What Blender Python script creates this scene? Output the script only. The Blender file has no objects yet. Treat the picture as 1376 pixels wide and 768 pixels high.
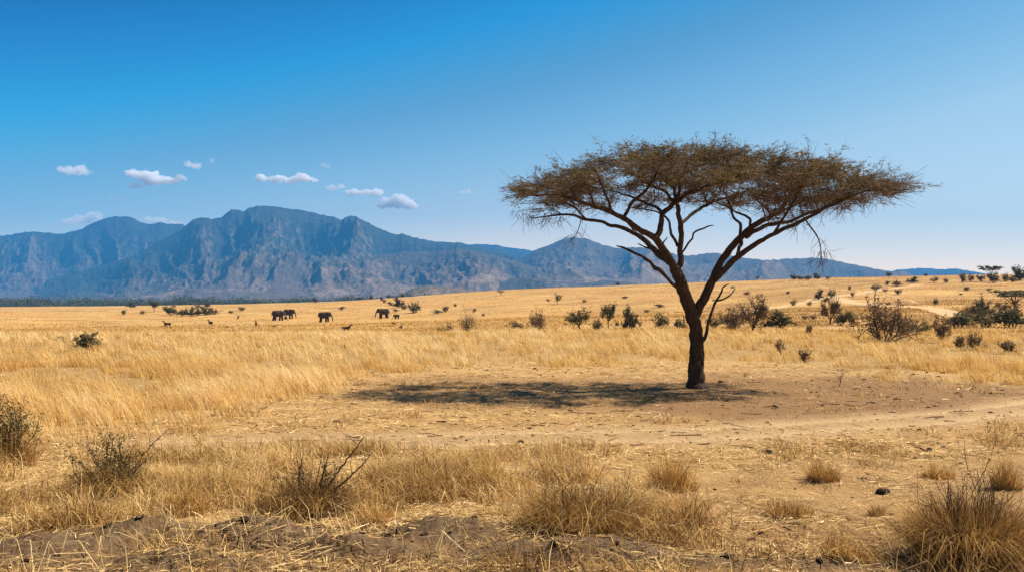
SKY_STR, SUN_STR, EXPOSURE = .075, 5.0, 0.95
HAZE_COL, HAZE_D = (.058, .36, .86, 1), 9e-5
SKY_RAMP = [(-.10, (2.8, 1.58, .90)), (-.05, (2.75, 1.55, .90)), (.08, (3.05, 1.56, .90)), (.18, (2.0, 1.28, .86)), (.235, (1.30, 1.06, .78)), (.305, (.20, 1.08, 1.0)), (.40, (.0, .52, .72)), (.55, (.2, .32, .37)), (.65, (.25, .31, .31))]
import bpy, math
import numpy as np
from mathutils import Vector

rng = np.random.default_rng(7)
scene = bpy.context.scene
COL = scene.collection
H, F, CX, YH = 2.2, 1223.0, 688.0, 412.0     # eye height (m), focal length (px of a 1376 px frame), centre column, level row

# ------------------------------------------------------------------ noise
def _hash(ix, iy, seed):
    h = (ix.astype(np.int64) * 374761393 + iy.astype(np.int64) * 668265263 + seed * 974634777) & 0xffffffff
    h = ((h ^ (h >> 13)) * 1274126177) & 0xffffffff
    h = ((h ^ (h >> 16)) * 2246822519) & 0xffffffff
    return ((h ^ (h >> 15)) & 0xffffff) / float(0xffffff)

def vnoise(x, y, seed=0):
    x = np.asarray(x, float); y = np.asarray(y, float)
    ix = np.floor(x); iy = np.floor(y); fx = x - ix; fy = y - iy
    fx = fx * fx * fx * (fx * (fx * 6 - 15) + 10); fy = fy * fy * fy * (fy * (fy * 6 - 15) + 10)
    a = _hash(ix, iy, seed); b = _hash(ix + 1, iy, seed); c = _hash(ix, iy + 1, seed); d = _hash(ix + 1, iy + 1, seed)
    return ((a + (b - a) * fx) * (1 - fy) + (c + (d - c) * fx) * fy) * 2 - 1

def fbm(x, y, octaves=4, seed=0, gain=0.5):
    s = 0.0; a = 1.0; n = 0.0
    x = np.asarray(x, float); y = np.asarray(y, float)
    for k in range(octaves):
        s = s + a * vnoise(x, y, seed + k * 17); n += a
        x, y = x * 1.62 + y * 1.21 + 5.3, y * 1.62 - x * 1.21 + 9.1
        a *= gain
    return s / n

def ridged(x, y, octaves=4, seed=0, gain=0.5):
    s = 0.0; a = 1.0; n = 0.0
    x = np.asarray(x, float); y = np.asarray(y, float)
    for k in range(octaves):
        s = s + a * (1 - np.abs(vnoise(x, y, seed + k * 17))) ** 2; n += a
        x, y = x * 2.07 + 5.3, y * 2.07 + 9.1
        a *= gain
    return s / n

def sstep(a, b, x):
    t = np.clip((np.asarray(x, float) - a) / (b - a), 0, 1)
    return t * t * (3 - 2 * t)

# ------------------------------------------------------------------ terrain heights
ED = np.array([40, 60, 100, 150, 200, 262, 350, 450, 520, 600, 700, 800, 1000, 1300, 1700, 3000, 17000], float)
EX = np.array([-400, 0, 200, 450, 600, 700, 900, 1050, 1200, 1376, 1800], float)
TAIL = [-3, -6, -4, -0.5]
L0 = [-67.3, -44.8, -37, -32, -26.5, -20, -13.5, -9, -7, -5, -3.5, -2, 0] + TAIL
ET = np.array([
    L0, L0,
    [-67.3, -44.8, -36, -31, -26, -20, -14, -8.5, -6, -3.5, -1.5, 0.5, 2] + TAIL,
    [-67.3, -44.8, -36, -30, -24.5, -18, -9.5, -2.5, 0.5, 3.5, 6, 7, 5] + TAIL,
    [-67.3, -44.8, -34, -26, -18, -10, -1, 7, 10.5, 14, 18, 16, 8] + TAIL,
    [-67.3, -44.8, -32, -22, -13, -4, 7, 15, 19.5, 23, 24.5, 20, 10] + TAIL,
    [-67.3, -44.8, -31, -18, -7, 5, 17, 26, 30, 31, 29, 23, 12] + TAIL,
    [-67.3, -44.8, -30.5, -15, -2, 12, 24, 33, 36, 36.5, 33, 25, 12] + TAIL,
    [-67.3, -44.8, -30, -12, 4, 18, 31, 38.5, 40, 40, 36, 27, 12] + TAIL,
    [-67.3, -44.8, -29.5, -9, 8, 23, 36, 42, 43, 43, 38, 28, 12] + TAIL,
    [-67.3, -44.8, -29.5, -7, 12, 28, 41, 47, 48, 47, 42, 30, 12] + TAIL])
ZT = H + ET / F * ED[None, :]
ZT[:, :2] = 0.0
_gx = np.linspace(-400, 1800, 111)
_gl = np.linspace(math.log(40), math.log(17000), 240)
_tmp = np.array([np.interp(_gl, np.log(ED), row) for row in ZT])
ZG = np.array([np.interp(_gx, EX, _tmp[:, j]) for j in range(len(_gl))]).T
def _blur(a, axis, n):
    for _ in range(n):
        p = np.concatenate([np.take(a, [0], axis), a, np.take(a, [-1], axis)], axis)
        s = a.shape[axis]
        a = 0.25 * np.take(p, range(0, s), axis) + 0.5 * np.take(p, range(1, s + 1), axis) + 0.25 * np.take(p, range(2, s + 2), axis)
    return a
ZG = _blur(_blur(ZG, 0, 6), 1, 5)

def base_h(X, Y):
    Yc = np.maximum(Y, 1.0)
    px = np.clip(CX + F * X / Yc, -400, 1800)
    a = (px + 400) / 2200 * 110
    b = np.clip((np.log(np.maximum(Yc, 40)) - math.log(40)) / (math.log(17000) - math.log(40)), 0, 1) * 239
    i = np.clip(a.astype(int), 0, 109); j = np.clip(b.astype(int), 0, 238); fa = a - i; fb = b - j
    z = (ZG[i, j] * (1 - fa) + ZG[i + 1, j] * fa) * (1 - fb) + (ZG[i, j + 1] * (1 - fa) + ZG[i + 1, j + 1] * fa) * fb
    return z * sstep(42, 62, Y)

# dirt mounds along the bank in front: column, row, radius x, radius y, height
MOUNDS = [(60, 742, .75, .4, .10), (190, 722, .6, .4, .13), (345, 725, .7, .4, .14), (470, 745, .55, .35, .10), (600, 722, .5, .35, .15),
          (690, 748, .4, .3, .09), (790, 752, .65, .35, .14), (960, 765, .5, .3, .07), (270, 765, .8, .35, .10), (1120, 760, .6, .3, .05)]
def flat_xy(px, py):
    D = H * F / (py - YH)
    return (px - CX) / F * D, D
MXY = [flat_xy(m[0], m[1]) + m[2:] for m in MOUNDS]

def mound_mask(X, Y):
    s = np.zeros_like(np.asarray(X, float))
    wob = 1 + 0.45 * fbm(X * 2.3, Y * 2.3, 3, 61)
    for (mx, my, rx, ry, h) in MXY:
        h = h * 1.5
        q = ((X - mx) / rx) ** 2 + ((Y - my) / ry) ** 2
        s = np.maximum(s, np.exp(-q * 1.1 * wob) * h)
    return s

def road_mask(X, Y):          # wheel track that crosses in front of the tree, 0..1 and ruts
    c = 15.35 + 0.16 * X + 0.022 * X * X * sstep(0, 6, X) + 0.25 * fbm(X * .25, X * 0 + 3.3, 2, 5)
    v = (Y - c)
    edge = 1.1 + 0.7 * fbm(X * .6, Y * .9, 3, 12)
    m = sstep(edge + .7, edge - .6, np.abs(v)) * sstep(-7.5, -5.0, X)
    rut = np.exp(-((np.abs(v) - .62) / .24) ** 2)
    return m, rut * m

# graded tracks on the far hillside as (column, row) polylines
HILL_ROADS = [[(985, 421), (1030, 415), (1051, 411.5), (1085, 405.5), (1114, 400), (1145, 395.5), (1183, 389.5), (1213, 385.5), (1232, 382.5)],
              [(1114, 400), (1138, 404), (1164, 408.5), (1190, 410.5), (1216, 411), (1251, 413.5), (1273, 420), (1288, 425)]]

def h_smooth(X, Y):
    X = np.asarray(X, float); Y = np.asarray(Y, float)
    z = base_h(X, Y)
    far = sstep(70, 200, Y) * (1 - sstep(2000, 4000, Y))
    z = z + far * (0.8 * fbm(X / 55, Y / 30, 3, 21) + 0.30 * fbm(X / 20, Y / 8, 3, 25)) * (1 - .6 * sstep(430, 700, Y))
    mid = sstep(17, 30, Y) * (1 - sstep(90, 200, Y))
    z = z + mid * 0.05 * fbm(X / 6, Y / 6, 3, 31)
    return z

def hf(X, Y):
    X = np.asarray(X, float); Y = np.asarray(Y, float)
    z = h_smooth(X, Y)
    near = 1 - sstep(30, 60, Y)
    m, rut = road_mask(X, Y)
    z = z + near * (1 - .6 * m) * (0.035 * fbm(X * .8, Y * .8, 3, 41) + 0.016 * fbm(X * 3.1, Y * 3.1, 3, 45))
    z = z - 0.045 * rut + 0.015 * m * fbm(X * 1.5, Y * 6, 2, 48)
    md = mound_mask(X, Y)
    bank = 1 - sstep(8.6, 10.4, Y + 0.5 * fbm(X * .7, Y * .7, 2, 51))
    rough = ridged(X * 2.6, Y * 2.6, 4, 55) - .45
    z = z + md * (1.0 + 0.5 * rough) + bank * (0.05 * fbm(X * 1.4, Y * 1.4, 3, 58) + 0.05 * (ridged(X * 4, Y * 4, 3, 59) - .5))
    return z

def hs(x, y):
    return float(hf(np.array([x]), np.array([y]))[0])

def hit(px, py):
    """point of the ground seen at a column and row of the frame (measured from the eye)"""
    D = np.exp(np.linspace(math.log(6), math.log(1600), 2600))
    X = (px - CX) / F * D
    z = h_smooth(X, D)
    e = (z - H) / D * F
    k = np.nonzero(e >= (YH - py))[0]
    i = int(k[0]) if len(k) else int(np.argmax(e[D > 60]) + np.sum(D <= 60))
    return float(X[i]), float(D[i]), hs(X[i], D[i])

# ------------------------------------------------------------------ mesh helpers
def mk_mesh(name, V, tris=None, quads=None, mats=(), attrs=None, smooth=False, tri_mat=None, quad_mat=None):
    V = np.asarray(V, np.float32)
    nt = 0 if tris is None else len(tris); nq = 0 if quads is None else len(quads)
    me = bpy.data.meshes.new(name)
    me.vertices.add(len(V)); me.vertices.foreach_set('co', V.ravel())
    loops = []
    if nt: loops.append(np.asarray(tris, np.int32).ravel())
    if nq: loops.append(np.asarray(quads, np.int32).ravel())
    lv = np.concatenate(loops)
    me.loops.add(len(lv)); me.loops.foreach_set('vertex_index', lv)
    me.polygons.add(nt + nq)
    st = np.concatenate([np.arange(nt) * 3, nt * 3 + np.arange(nq) * 4]).astype(np.int32)
    me.polygons.foreach_set('loop_start', st)
    if tri_mat is not None or quad_mat is not None:
        mi = np.concatenate([np.zeros(nt, np.int32) if tri_mat is None else np.asarray(tri_mat, np.int32) + np.zeros(nt, np.int32),
                             np.zeros(nq, np.int32) if quad_mat is None else np.asarray(quad_mat, np.int32) + np.zeros(nq, np.int32)])
        me.polygons.foreach_set('material_index', mi.astype(np.int32))
    me.update(calc_edges=True)
    me.polygons.foreach_set('use_smooth', np.full(nt + nq, smooth))
    for k, v in (attrs or {}).items():
        a = me.attributes.new(k, 'FLOAT', 'POINT'); a.data.foreach_set('value', np.asarray(v, np.float32))
    for m in mats: me.materials.append(m)
    return me

def link(name, me, parent=None):
    o = bpy.data.objects.new(name, me); COL.objects.link(o)
    if parent is not None: o.parent = parent
    return o

def tag(o, label=None, cat=None, group=None, kind=None):
    if label: o['label'] = label
    if cat: o['category'] = cat
    if group: o['group'] = group
    if kind: o['kind'] = kind
    return o

def thing(name, label, cat, loc=(0, 0, 0), group=None):
    o = bpy.data.objects.new(name, None); COL.objects.link(o); o.location = loc; o.empty_display_size = .2
    return tag(o, label, cat, group)

def copy_tree(o, parent=None):
    c = o.copy(); COL.objects.link(c)
    if parent is not None: c.parent = parent
    for ch in list(o.children): copy_tree(ch, c)
    return c

class Geo:
    def __init__(s): s.V = []; s.T = []; s.Q = []; s.A = []; s.n = 0
    def add(s, V, T=None, Q=None, a=0.0):
        V = np.asarray(V, float).reshape(-1, 3)
        if T is not None and len(T): s.T.append(np.asarray(T, int) + s.n)
        if Q is not None and len(Q): s.Q.append(np.asarray(Q, int) + s.n)
        s.V.append(V); s.A.append(np.zeros(len(V)) + a); s.n += len(V)
    def build(s, name, mats, smooth=False):
        return mk_mesh(name, np.concatenate(s.V), np.concatenate(s.T) if s.T else None, np.concatenate(s.Q) if s.Q else None,
                       mats, {'var': np.concatenate(s.A)}, smooth)

def resample(P, R, step):
    P = np.asarray(P, float); R = np.asarray(R, float)
    n = len(P)
    if n > 2:                                   # Catmull-Rom through the points
        out = []; ro = []
        Q = np.vstack([2 * P[0] - P[1], P, 2 * P[-1] - P[-2]])
        for i in range(n - 1):
            p0, p1, p2, p3 = Q[i:i + 4]
            k = max(2, int(np.linalg.norm(p2 - p1) / step))
            for t in np.arange(k) / k:
                out.append(.5 * (2 * p1 + (p2 - p0) * t + (2 * p0 - 5 * p1 + 4 * p2 - p3) * t * t + (3 * p1 - p0 - 3 * p2 + p3) * t ** 3))
                ro.append(R[i] * (1 - t) + R[i + 1] * t)
        out.append(P[-1]); ro.append(R[-1])
        return np.array(out), np.array(ro)
    k = max(2, int(np.linalg.norm(P[1] - P[0]) / step)); t = np.linspace(0, 1, k + 1)[:, None]
    return P[0] * (1 - t) + P[1] * t, R[0] * (1 - t[:, 0]) + R[1] * t[:, 0]

def tube(P, R, sides=8, lumpy=0.0, seed=0, cap=True):
    P = np.asarray(P, float); R = np.asarray(R, float); n = len(P)
    T = np.gradient(P, axis=0); T /= np.linalg.norm(T, axis=1)[:, None] + 1e-9
    u = np.cross(T[0], [0.31, 0.95, 0.05]); u /= np.linalg.norm(u) + 1e-9
    V = []; ang = np.arange(sides) / sides * 2 * math.pi
    for i in range(n):
        u = u - T[i] * np.dot(u, T[i]); u /= np.linalg.norm(u) + 1e-9
        v = np.cross(T[i], u)
        r = np.full(sides, R[i])
        if lumpy:
            r = r * (1 + lumpy * vnoise(np.cos(ang) * 1.6 + seed * 3.1 + 7, np.sin(ang) * 1.6 + i * .35, seed) + .6 * lumpy * vnoise(ang * 2.2 + 1, np.full(sides, i * .9), seed + 3))
        V.append(P[i] + (np.cos(ang) * r)[:, None] * u + (np.sin(ang) * r)[:, None] * v)
    V = np.vstack(V)
    i, j = np.meshgrid(np.arange(n - 1), np.arange(sides), indexing='ij')
    a = i * sides + j; b = i * sides + (j + 1) % sides
    Q = np.stack([a, b, b + sides, a + sides], -1).reshape(-1, 4)
    Tr = None
    if cap:
        V = np.vstack([V, P[0] - T[0] * R[0] * .3, P[-1] + T[-1] * R[-1] * .6]); k = n * sides
        j = np.arange(sides)
        Tr = np.vstack([np.stack([(j + 1) % sides, j, np.full(sides, k)], -1),
                        np.stack([(n - 1) * sides + j, (n - 1) * sides + (j + 1) % sides, np.full(sides, k + 1)], -1)])
    return V, Tr, Q

def twig_batch(P, R):
    """P (N,k,3), R (N,k): many three sided twigs at once"""
    N, k, _ = P.shape
    d = P[:, -1] - P[:, 0]; d /= np.linalg.norm(d, axis=1)[:, None] + 1e-9
    ref = np.where(np.abs(d[:, 2:3]) < .8, np.array([[0, 0, 1.0]]), np.array([[1.0, 0, 0]]))
    u = np.cross(d, ref); u /= np.linalg.norm(u, axis=1)[:, None] + 1e-9
    v = np.cross(d, u)
    V = np.zeros((N, k, 3, 3))
    for s in range(3):
        a = s * 2 * math.pi / 3
        V[:, :, s] = P + R[:, :, None] * (math.cos(a) * u + math.sin(a) * v)[:, None]
    idx = (np.arange(N) * k * 3)[:, None, None] + (np.arange(k - 1) * 3)[None, :, None]
    Q = []
    for s in range(3):
        t = (s + 1) % 3
        Q.append(np.stack([idx + s, idx + t, idx + 3 + t, idx + 3 + s], -1).reshape(-1, 4))
    return V.reshape(-1, 3), np.vstack(Q)

def leaf_batch(C, size, rg, aspect=2.2, flat=0.0):
    N = len(C)
    a = rg.normal(size=(N, 3)); a[:, 2] *= (1 - flat); a /= np.linalg.norm(a, axis=1)[:, None] + 1e-9
    b = rg.normal(size=(N, 3)); b = b - a * np.sum(a * b, 1)[:, None]; b /= np.linalg.norm(b, axis=1)[:, None] + 1e-9
    s = (size * rg.uniform(.6, 1.4, N))[:, None]
    V = np.stack([C - a * s, C + b * s / aspect, C + a * s, C - b * s / aspect], 1).reshape(-1, 3)
    Q = np.arange(N * 4).reshape(-1, 4)
    return V, Q, np.repeat(rg.random(N), 4)

def blades(X, Y, h, w, dx, dy, lean, yaw, var, z0=None, stiff=.32):
    N = len(X)
    Z = hf(X, Y) - 0.01 if z0 is None else z0
    root = np.stack([X, Y, Z], 1)
    s = np.stack([np.cos(yaw), np.sin(yaw), np.zeros(N)], 1) * (w / 2)[:, None]
    L = np.stack([dx * lean * h, dy * lean * h, np.zeros(N)], 1)
    up = np.zeros((N, 3)); up[:, 2] = h
    mid = root + up * .58 + L * stiff
    tip = root + up * np.clip(1 - .28 * lean ** 2, .25, 1)[:, None] + L
    V = np.stack([root - s, root + s, mid + s * .8, mid - s * .8, tip], 1).reshape(-1, 3)
    k = np.arange(N)[:, None] * 5
    return V, k + np.array([[3, 2, 4]]), k + np.array([[0, 1, 2, 3]]), np.repeat(var, 5)

# ------------------------------------------------------------------ materials
def mat(name):
    m = bpy.data.materials.new(name); m.use_nodes = True
    nt = m.node_tree; b = nt.nodes['Principled BSDF']; b.inputs['Roughness'].default_value = .9
    b.inputs['Specular IOR Level'].default_value = .15
    return m, nt, b
def nd(nt, t, **kw):
    n = nt.nodes.new(t)
    for k, v in kw.items():
        if k in n.inputs.keys(): n.inputs[k].default_value = v
        else: setattr(n, k, v)
    return n
def ramp(nt, src, stops):
    r = nt.nodes.new('ShaderNodeValToRGB'); e = r.color_ramp.elements
    while len(e) < len(stops): e.new(.5)
    for q, (p, c) in zip(e, stops):
        q.position = p; q.color = (*c, 1) if len(c) == 3 else c
    nt.links.new(src, r.inputs[0]); return r.outputs[0]
def noise_tex(nt, scale, detail=4, rough=.55, vec=None, dist=0.0):
    n = nd(nt, 'ShaderNodeTexNoise'); n.inputs['Scale'].default_value = scale; n.inputs['Detail'].default_value = detail
    n.inputs['Roughness'].default_value = rough; n.inputs['Distortion'].default_value = dist
    if vec is not None: nt.links.new(vec, n.inputs['Vector'])
    return n.outputs['Fac']
def mixc(nt, f, a, b, mode='MIX'):
    m = nt.nodes.new('ShaderNodeMix'); m.data_type = 'RGBA'; m.blend_type = mode; m.clamp_factor = True
    for s, v in ((m.inputs[0], f), (m.inputs[6], a), (m.inputs[7], b)):
        if isinstance(v, (int, float)): s.default_value = v
        elif isinstance(v, tuple): s.default_value = (*v, 1)
        else: nt.links.new(v, s)
    return m.outputs[2]
def mth(nt, op, a, b=0.0, clamp=False):
    m = nt.nodes.new('ShaderNodeMath'); m.operation = op; m.use_clamp = clamp
    for s, v in ((m.inputs[0], a), (m.inputs[1], b)):
        if isinstance(v, (int, float)): s.default_value = v
        else: nt.links.new(v, s)
    return m.outputs[0]
def attr(nt, n):
    a = nt.nodes.new('ShaderNodeAttribute'); a.attribute_name = n; return a.outputs['Fac']
def obj_vec(nt, scale=(1, 1, 1)):
    t = nt.nodes.new('ShaderNodeTexCoord'); m = nt.nodes.new('ShaderNodeMapping'); m.inputs['Scale'].default_value = scale
    nt.links.new(t.outputs['Object'], m.inputs[0]); return m.outputs[0]
def bump(nt, b, h, strength, dist):
    n = nt.nodes.new('ShaderNodeBump'); n.inputs['Strength'].default_value = strength; n.inputs['Distance'].default_value = dist
    nt.links.new(h, n.inputs['Height']); nt.links.new(n.outputs[0], b.inputs['Normal'])

def blade_mat(name, stops, transl=.3, rnd=0.0):
    """dry blades / leaves: colour differs from blade to blade, part of the light passes through"""
    m, nt, b = mat(name)
    f = attr(nt, 'var')
    if rnd:
        oi = nt.nodes.new('ShaderNodeObjectInfo')
        f = mth(nt, 'ADD', mth(nt, 'MULTIPLY', f, 1 - rnd), mth(nt, 'MULTIPLY', oi.outputs['Random'], rnd))
    c = ramp(nt, f, stops)
    nt.links.new(c, b.inputs['Base Color'])
    tr = nt.nodes.new('ShaderNodeBsdfTranslucent'); nt.links.new(c, tr.inputs['Color'])
    mx = nt.nodes.new('ShaderNodeMixShader'); mx.inputs[0].default_value = transl
    nt.links.new(b.outputs[0], mx.inputs[1]); nt.links.new(tr.outputs[0], mx.inputs[2])
    nt.links.new(mx.outputs[0], nt.nodes['Material Output'].inputs['Surface'])
    return m

def bark_mat(name, c0, c1, scale=6):
    m, nt, b = mat(name)
    v = obj_vec(nt, (scale, scale, scale * .28))
    f = noise_tex(nt, 3.0, 6, .65, v)
    nt.links.new(ramp(nt, f, [(.3, c0), (.62, c1), (.8, tuple(min(1, 1.7 * k_) for k_ in c1))]), b.inputs['Base Color'])
    f2 = noise_tex(nt, 1.1, 3, .5, v)
    bump(nt, b, mth(nt, 'ADD', f, f2), 1.0, .06)
    return m

M_GRASS = blade_mat('dry grass', [(0, (.46, .25, .06)), (.35, (.68, .42, .13)), (.75, (.80, .55, .22)), (1, (.88, .68, .36))], .4)
M_GRASS2 = blade_mat('matted grass', [(0, (.16, .08, .03)), (.30, (.40, .225, .07)), (.65, (.70, .46, .16)), (1, (.88, .68, .38))], .3)
M_STRAW = blade_mat('straw litter', [(0, (.16, .085, .035)), (.2, (.42, .25, .09)), (.7, (.70, .47, .19)), (1, (.86, .64, .35))], .1)
M_TUSS = blade_mat('tussock', [(0, (.20, .11, .04)), (.4, (.50, .28, .08)), (.8, (.70, .43, .14)), (1, (.82, .58, .26))], .3)
M_GREEN = blade_mat('green leaf', [(0, (.052, .049, .024)), (.5, (.105, .098, .046)), (1, (.185, .16, .08))], .25, .35)
M_OLIVE = blade_mat('olive leaf', [(0, (.07, .06, .028)), (.5, (.12, .11, .05)), (1, (.20, .17, .08))], .25, .35)
M_BROWN = blade_mat('brown leaf', [(0, (.085, .055, .03)), (.5, (.17, .112, .058)), (1, (.27, .19, .10))], .25, .35)
M_SHRUBL = blade_mat('thorn shrub leaf', [(0, (.035, .035, .014)), (.5, (.085, .078, .03)), (1, (.17, .14, .06))], .25)
M_CTWIG = bark_mat('crown twig', (.045, .029, .019), (.17, .113, .07), 3)
M_ACLEAF = blade_mat('acacia leaf', [(0, (.075, .053, .024)), (.5, (.18, .128, .056)), (1, (.35, .26, .12))], .3)
M_BARK = bark_mat('acacia bark', (.018, .011, .007), (.080, .050, .032))
M_TWIG = bark_mat('twig bark', (.05, .030, .018), (.16, .095, .055), 3)
M_TWIG2 = bark_mat('grey twig', (.06, .045, .035), (.17, .125, .09), 3)
# ------------------------------------------------------------------ plan of the vegetation
FX = [-400, 0, 100, 200, 300, 400, 450, 480, 560, 700, 900, 1000, 1100, 1200, 1300, 1376, 1800]
FY = [602, 600, 584, 573, 560, 541, 521, 507, 497, 493, 488, 489, 493, 503, 510, 514, 518]
NX = [-400, 0, 200, 400, 600, 780, 870, 940, 1000, 1376, 1800]
NY = [602, 604, 606, 606, 608, 618, 640, 690, 740, 760, 760]
def tall_mask(X, Y):
    px = CX + F * X / Y; D0 = H * F / (np.interp(px, FX, FY) - YH)
    n = fbm(X * .55, Y * .3, 3, 71)
    n2 = fbm(X * 1.9, Y * 1.2, 2, 73)
    return sstep(-.08, .16, (Y - D0) / D0 + .14 * n + .06 * n2)
def fore_mask(X, Y):
    px = CX + F * X / Y; D0 = H * F / (np.interp(px, NX, NY) - YH)
    n = fbm(X * .8, Y * .8, 3, 75)
    return sstep(.07, -.06, (Y - D0) / D0 + .09 * n)

def trod_shadow_mask(X, Y):          # trampled earth right of the tree; second ellipse paints its cast shadow darker
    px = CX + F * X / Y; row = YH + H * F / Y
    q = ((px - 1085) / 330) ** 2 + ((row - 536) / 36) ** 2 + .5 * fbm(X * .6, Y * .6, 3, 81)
    q_shadow = ((px - 730) / 300) ** 2 + ((row - 528) / 26) ** 2 + .5 * fbm(X * .6, Y * .6, 3, 83)
    return np.clip(np.maximum(sstep(1.3, .35, q), .7 * sstep(1.3, .4, q_shadow)), 0, 1)

# ------------------------------------------------------------------ ground sheet
def seg_dist(X, Y, pts):
    best = np.full(X.shape, 1e9)
    for (ax, ay), (bx, by) in zip(pts[:-1], pts[1:]):
        vx, vy = bx - ax, by - ay; t = np.clip(((X - ax) * vx + (Y - ay) * vy) / (vx * vx + vy * vy + 1e-9), 0, 1)
        best = np.minimum(best, np.hypot(X - ax - t * vx, Y - ay - t * vy))
    return best

def build_ground():
    U = np.concatenate([np.linspace(-1.35, -.66, 80)[:-1], np.linspace(-.66, .66, 861), np.linspace(.66, 1.35, 80)[1:]])
    Dr = np.exp(np.concatenate([np.linspace(math.log(2.5), math.log(1500), 960), np.linspace(math.log(1500), math.log(16500), 60)[1:]]))
    D, UU = np.meshgrid(Dr, U, indexing='ij'); X = UU * D; Y = D
    Z = hf(X, Y)
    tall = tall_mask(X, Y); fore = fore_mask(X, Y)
    rm, rut = road_mask(X, Y)
    md = np.clip(mound_mask(X, Y) / .07, 0, 1)
    near = 1 - sstep(70, 110, Y)
    grass = np.clip(np.maximum(tall, fore * .85), 0, 1)
    grass = np.maximum(grass, sstep(70, 110, Y))
    px = CX + F * X / Y; row = YH + H * F / Y
    trod_shadow = trod_shadow_mask(X, Y) * near
    right = sstep(880, 1050, px) * sstep(600, 640, row) * near * .85 * (0.55 + 0.6 * fbm(X * .9, Y * .9, 3, 87))
    soil = np.clip(np.maximum(1 - grass, md), 0, 1) * near
    bankd = .75 * (1 - sstep(8.5, 9.8, Y + .6 * fbm(X * .8, Y * .8, 3, 88))) * (1 - sstep(780, 1000, px))
    soil = np.maximum(soil, bankd)
    dark = np.clip(np.maximum(np.maximum(trod_shadow, right), np.maximum(md * 1.1, bankd)), 0, 1)
    # graded hill tracks
    hr = np.full(X.shape, 1e9); far = (Y > 70) & (Y < 600)
    for pl in HILL_ROADS:
        w = [hit(*p)[:2] for p in pl]
        hr[far] = np.minimum(hr[far], seg_dist(X[far], Y[far], w))
    hw = sstep(2.6, 1.0, hr + .7 * fbm(X / 5, Y / 5, 2, 91))
    nR, nC = D.shape
    i, j = np.meshgrid(np.arange(nR - 1), np.arange(nC - 1), indexing='ij')
    a = i * nC + j
    Q = np.stack([a, a + 1, a + nC + 1, a + nC], -1).reshape(-1, 4)
    V = np.stack([X.ravel(), Y.ravel(), Z.ravel()], 1)
    at = dict(soil=soil.ravel(), dark=dark.ravel(), track=np.maximum(rm, hw).ravel(), rut=rut.ravel(), bank=np.clip(np.maximum(md * 1.15, bankd * .9) * sstep(11, 9, Y), 0, 1).ravel(), hill=sstep(75, 130, Y).ravel(), brown=(sstep(560, 1250, px) * sstep(75, 130, Y)).ravel(), tall_ground=(tall * near).ravel())
    qa = np.maximum(rm, 0).ravel()[Q].mean(1) > .5
    qb = (hw.ravel()[Q].mean(1) > .5) & ~qa
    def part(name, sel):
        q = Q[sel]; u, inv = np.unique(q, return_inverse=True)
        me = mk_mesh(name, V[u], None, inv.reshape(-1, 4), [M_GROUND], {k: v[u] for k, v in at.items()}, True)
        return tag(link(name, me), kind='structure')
    part('ground', ~(qa | qb)); part('dirt_track', qa); part('hillside_track', qb)

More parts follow.
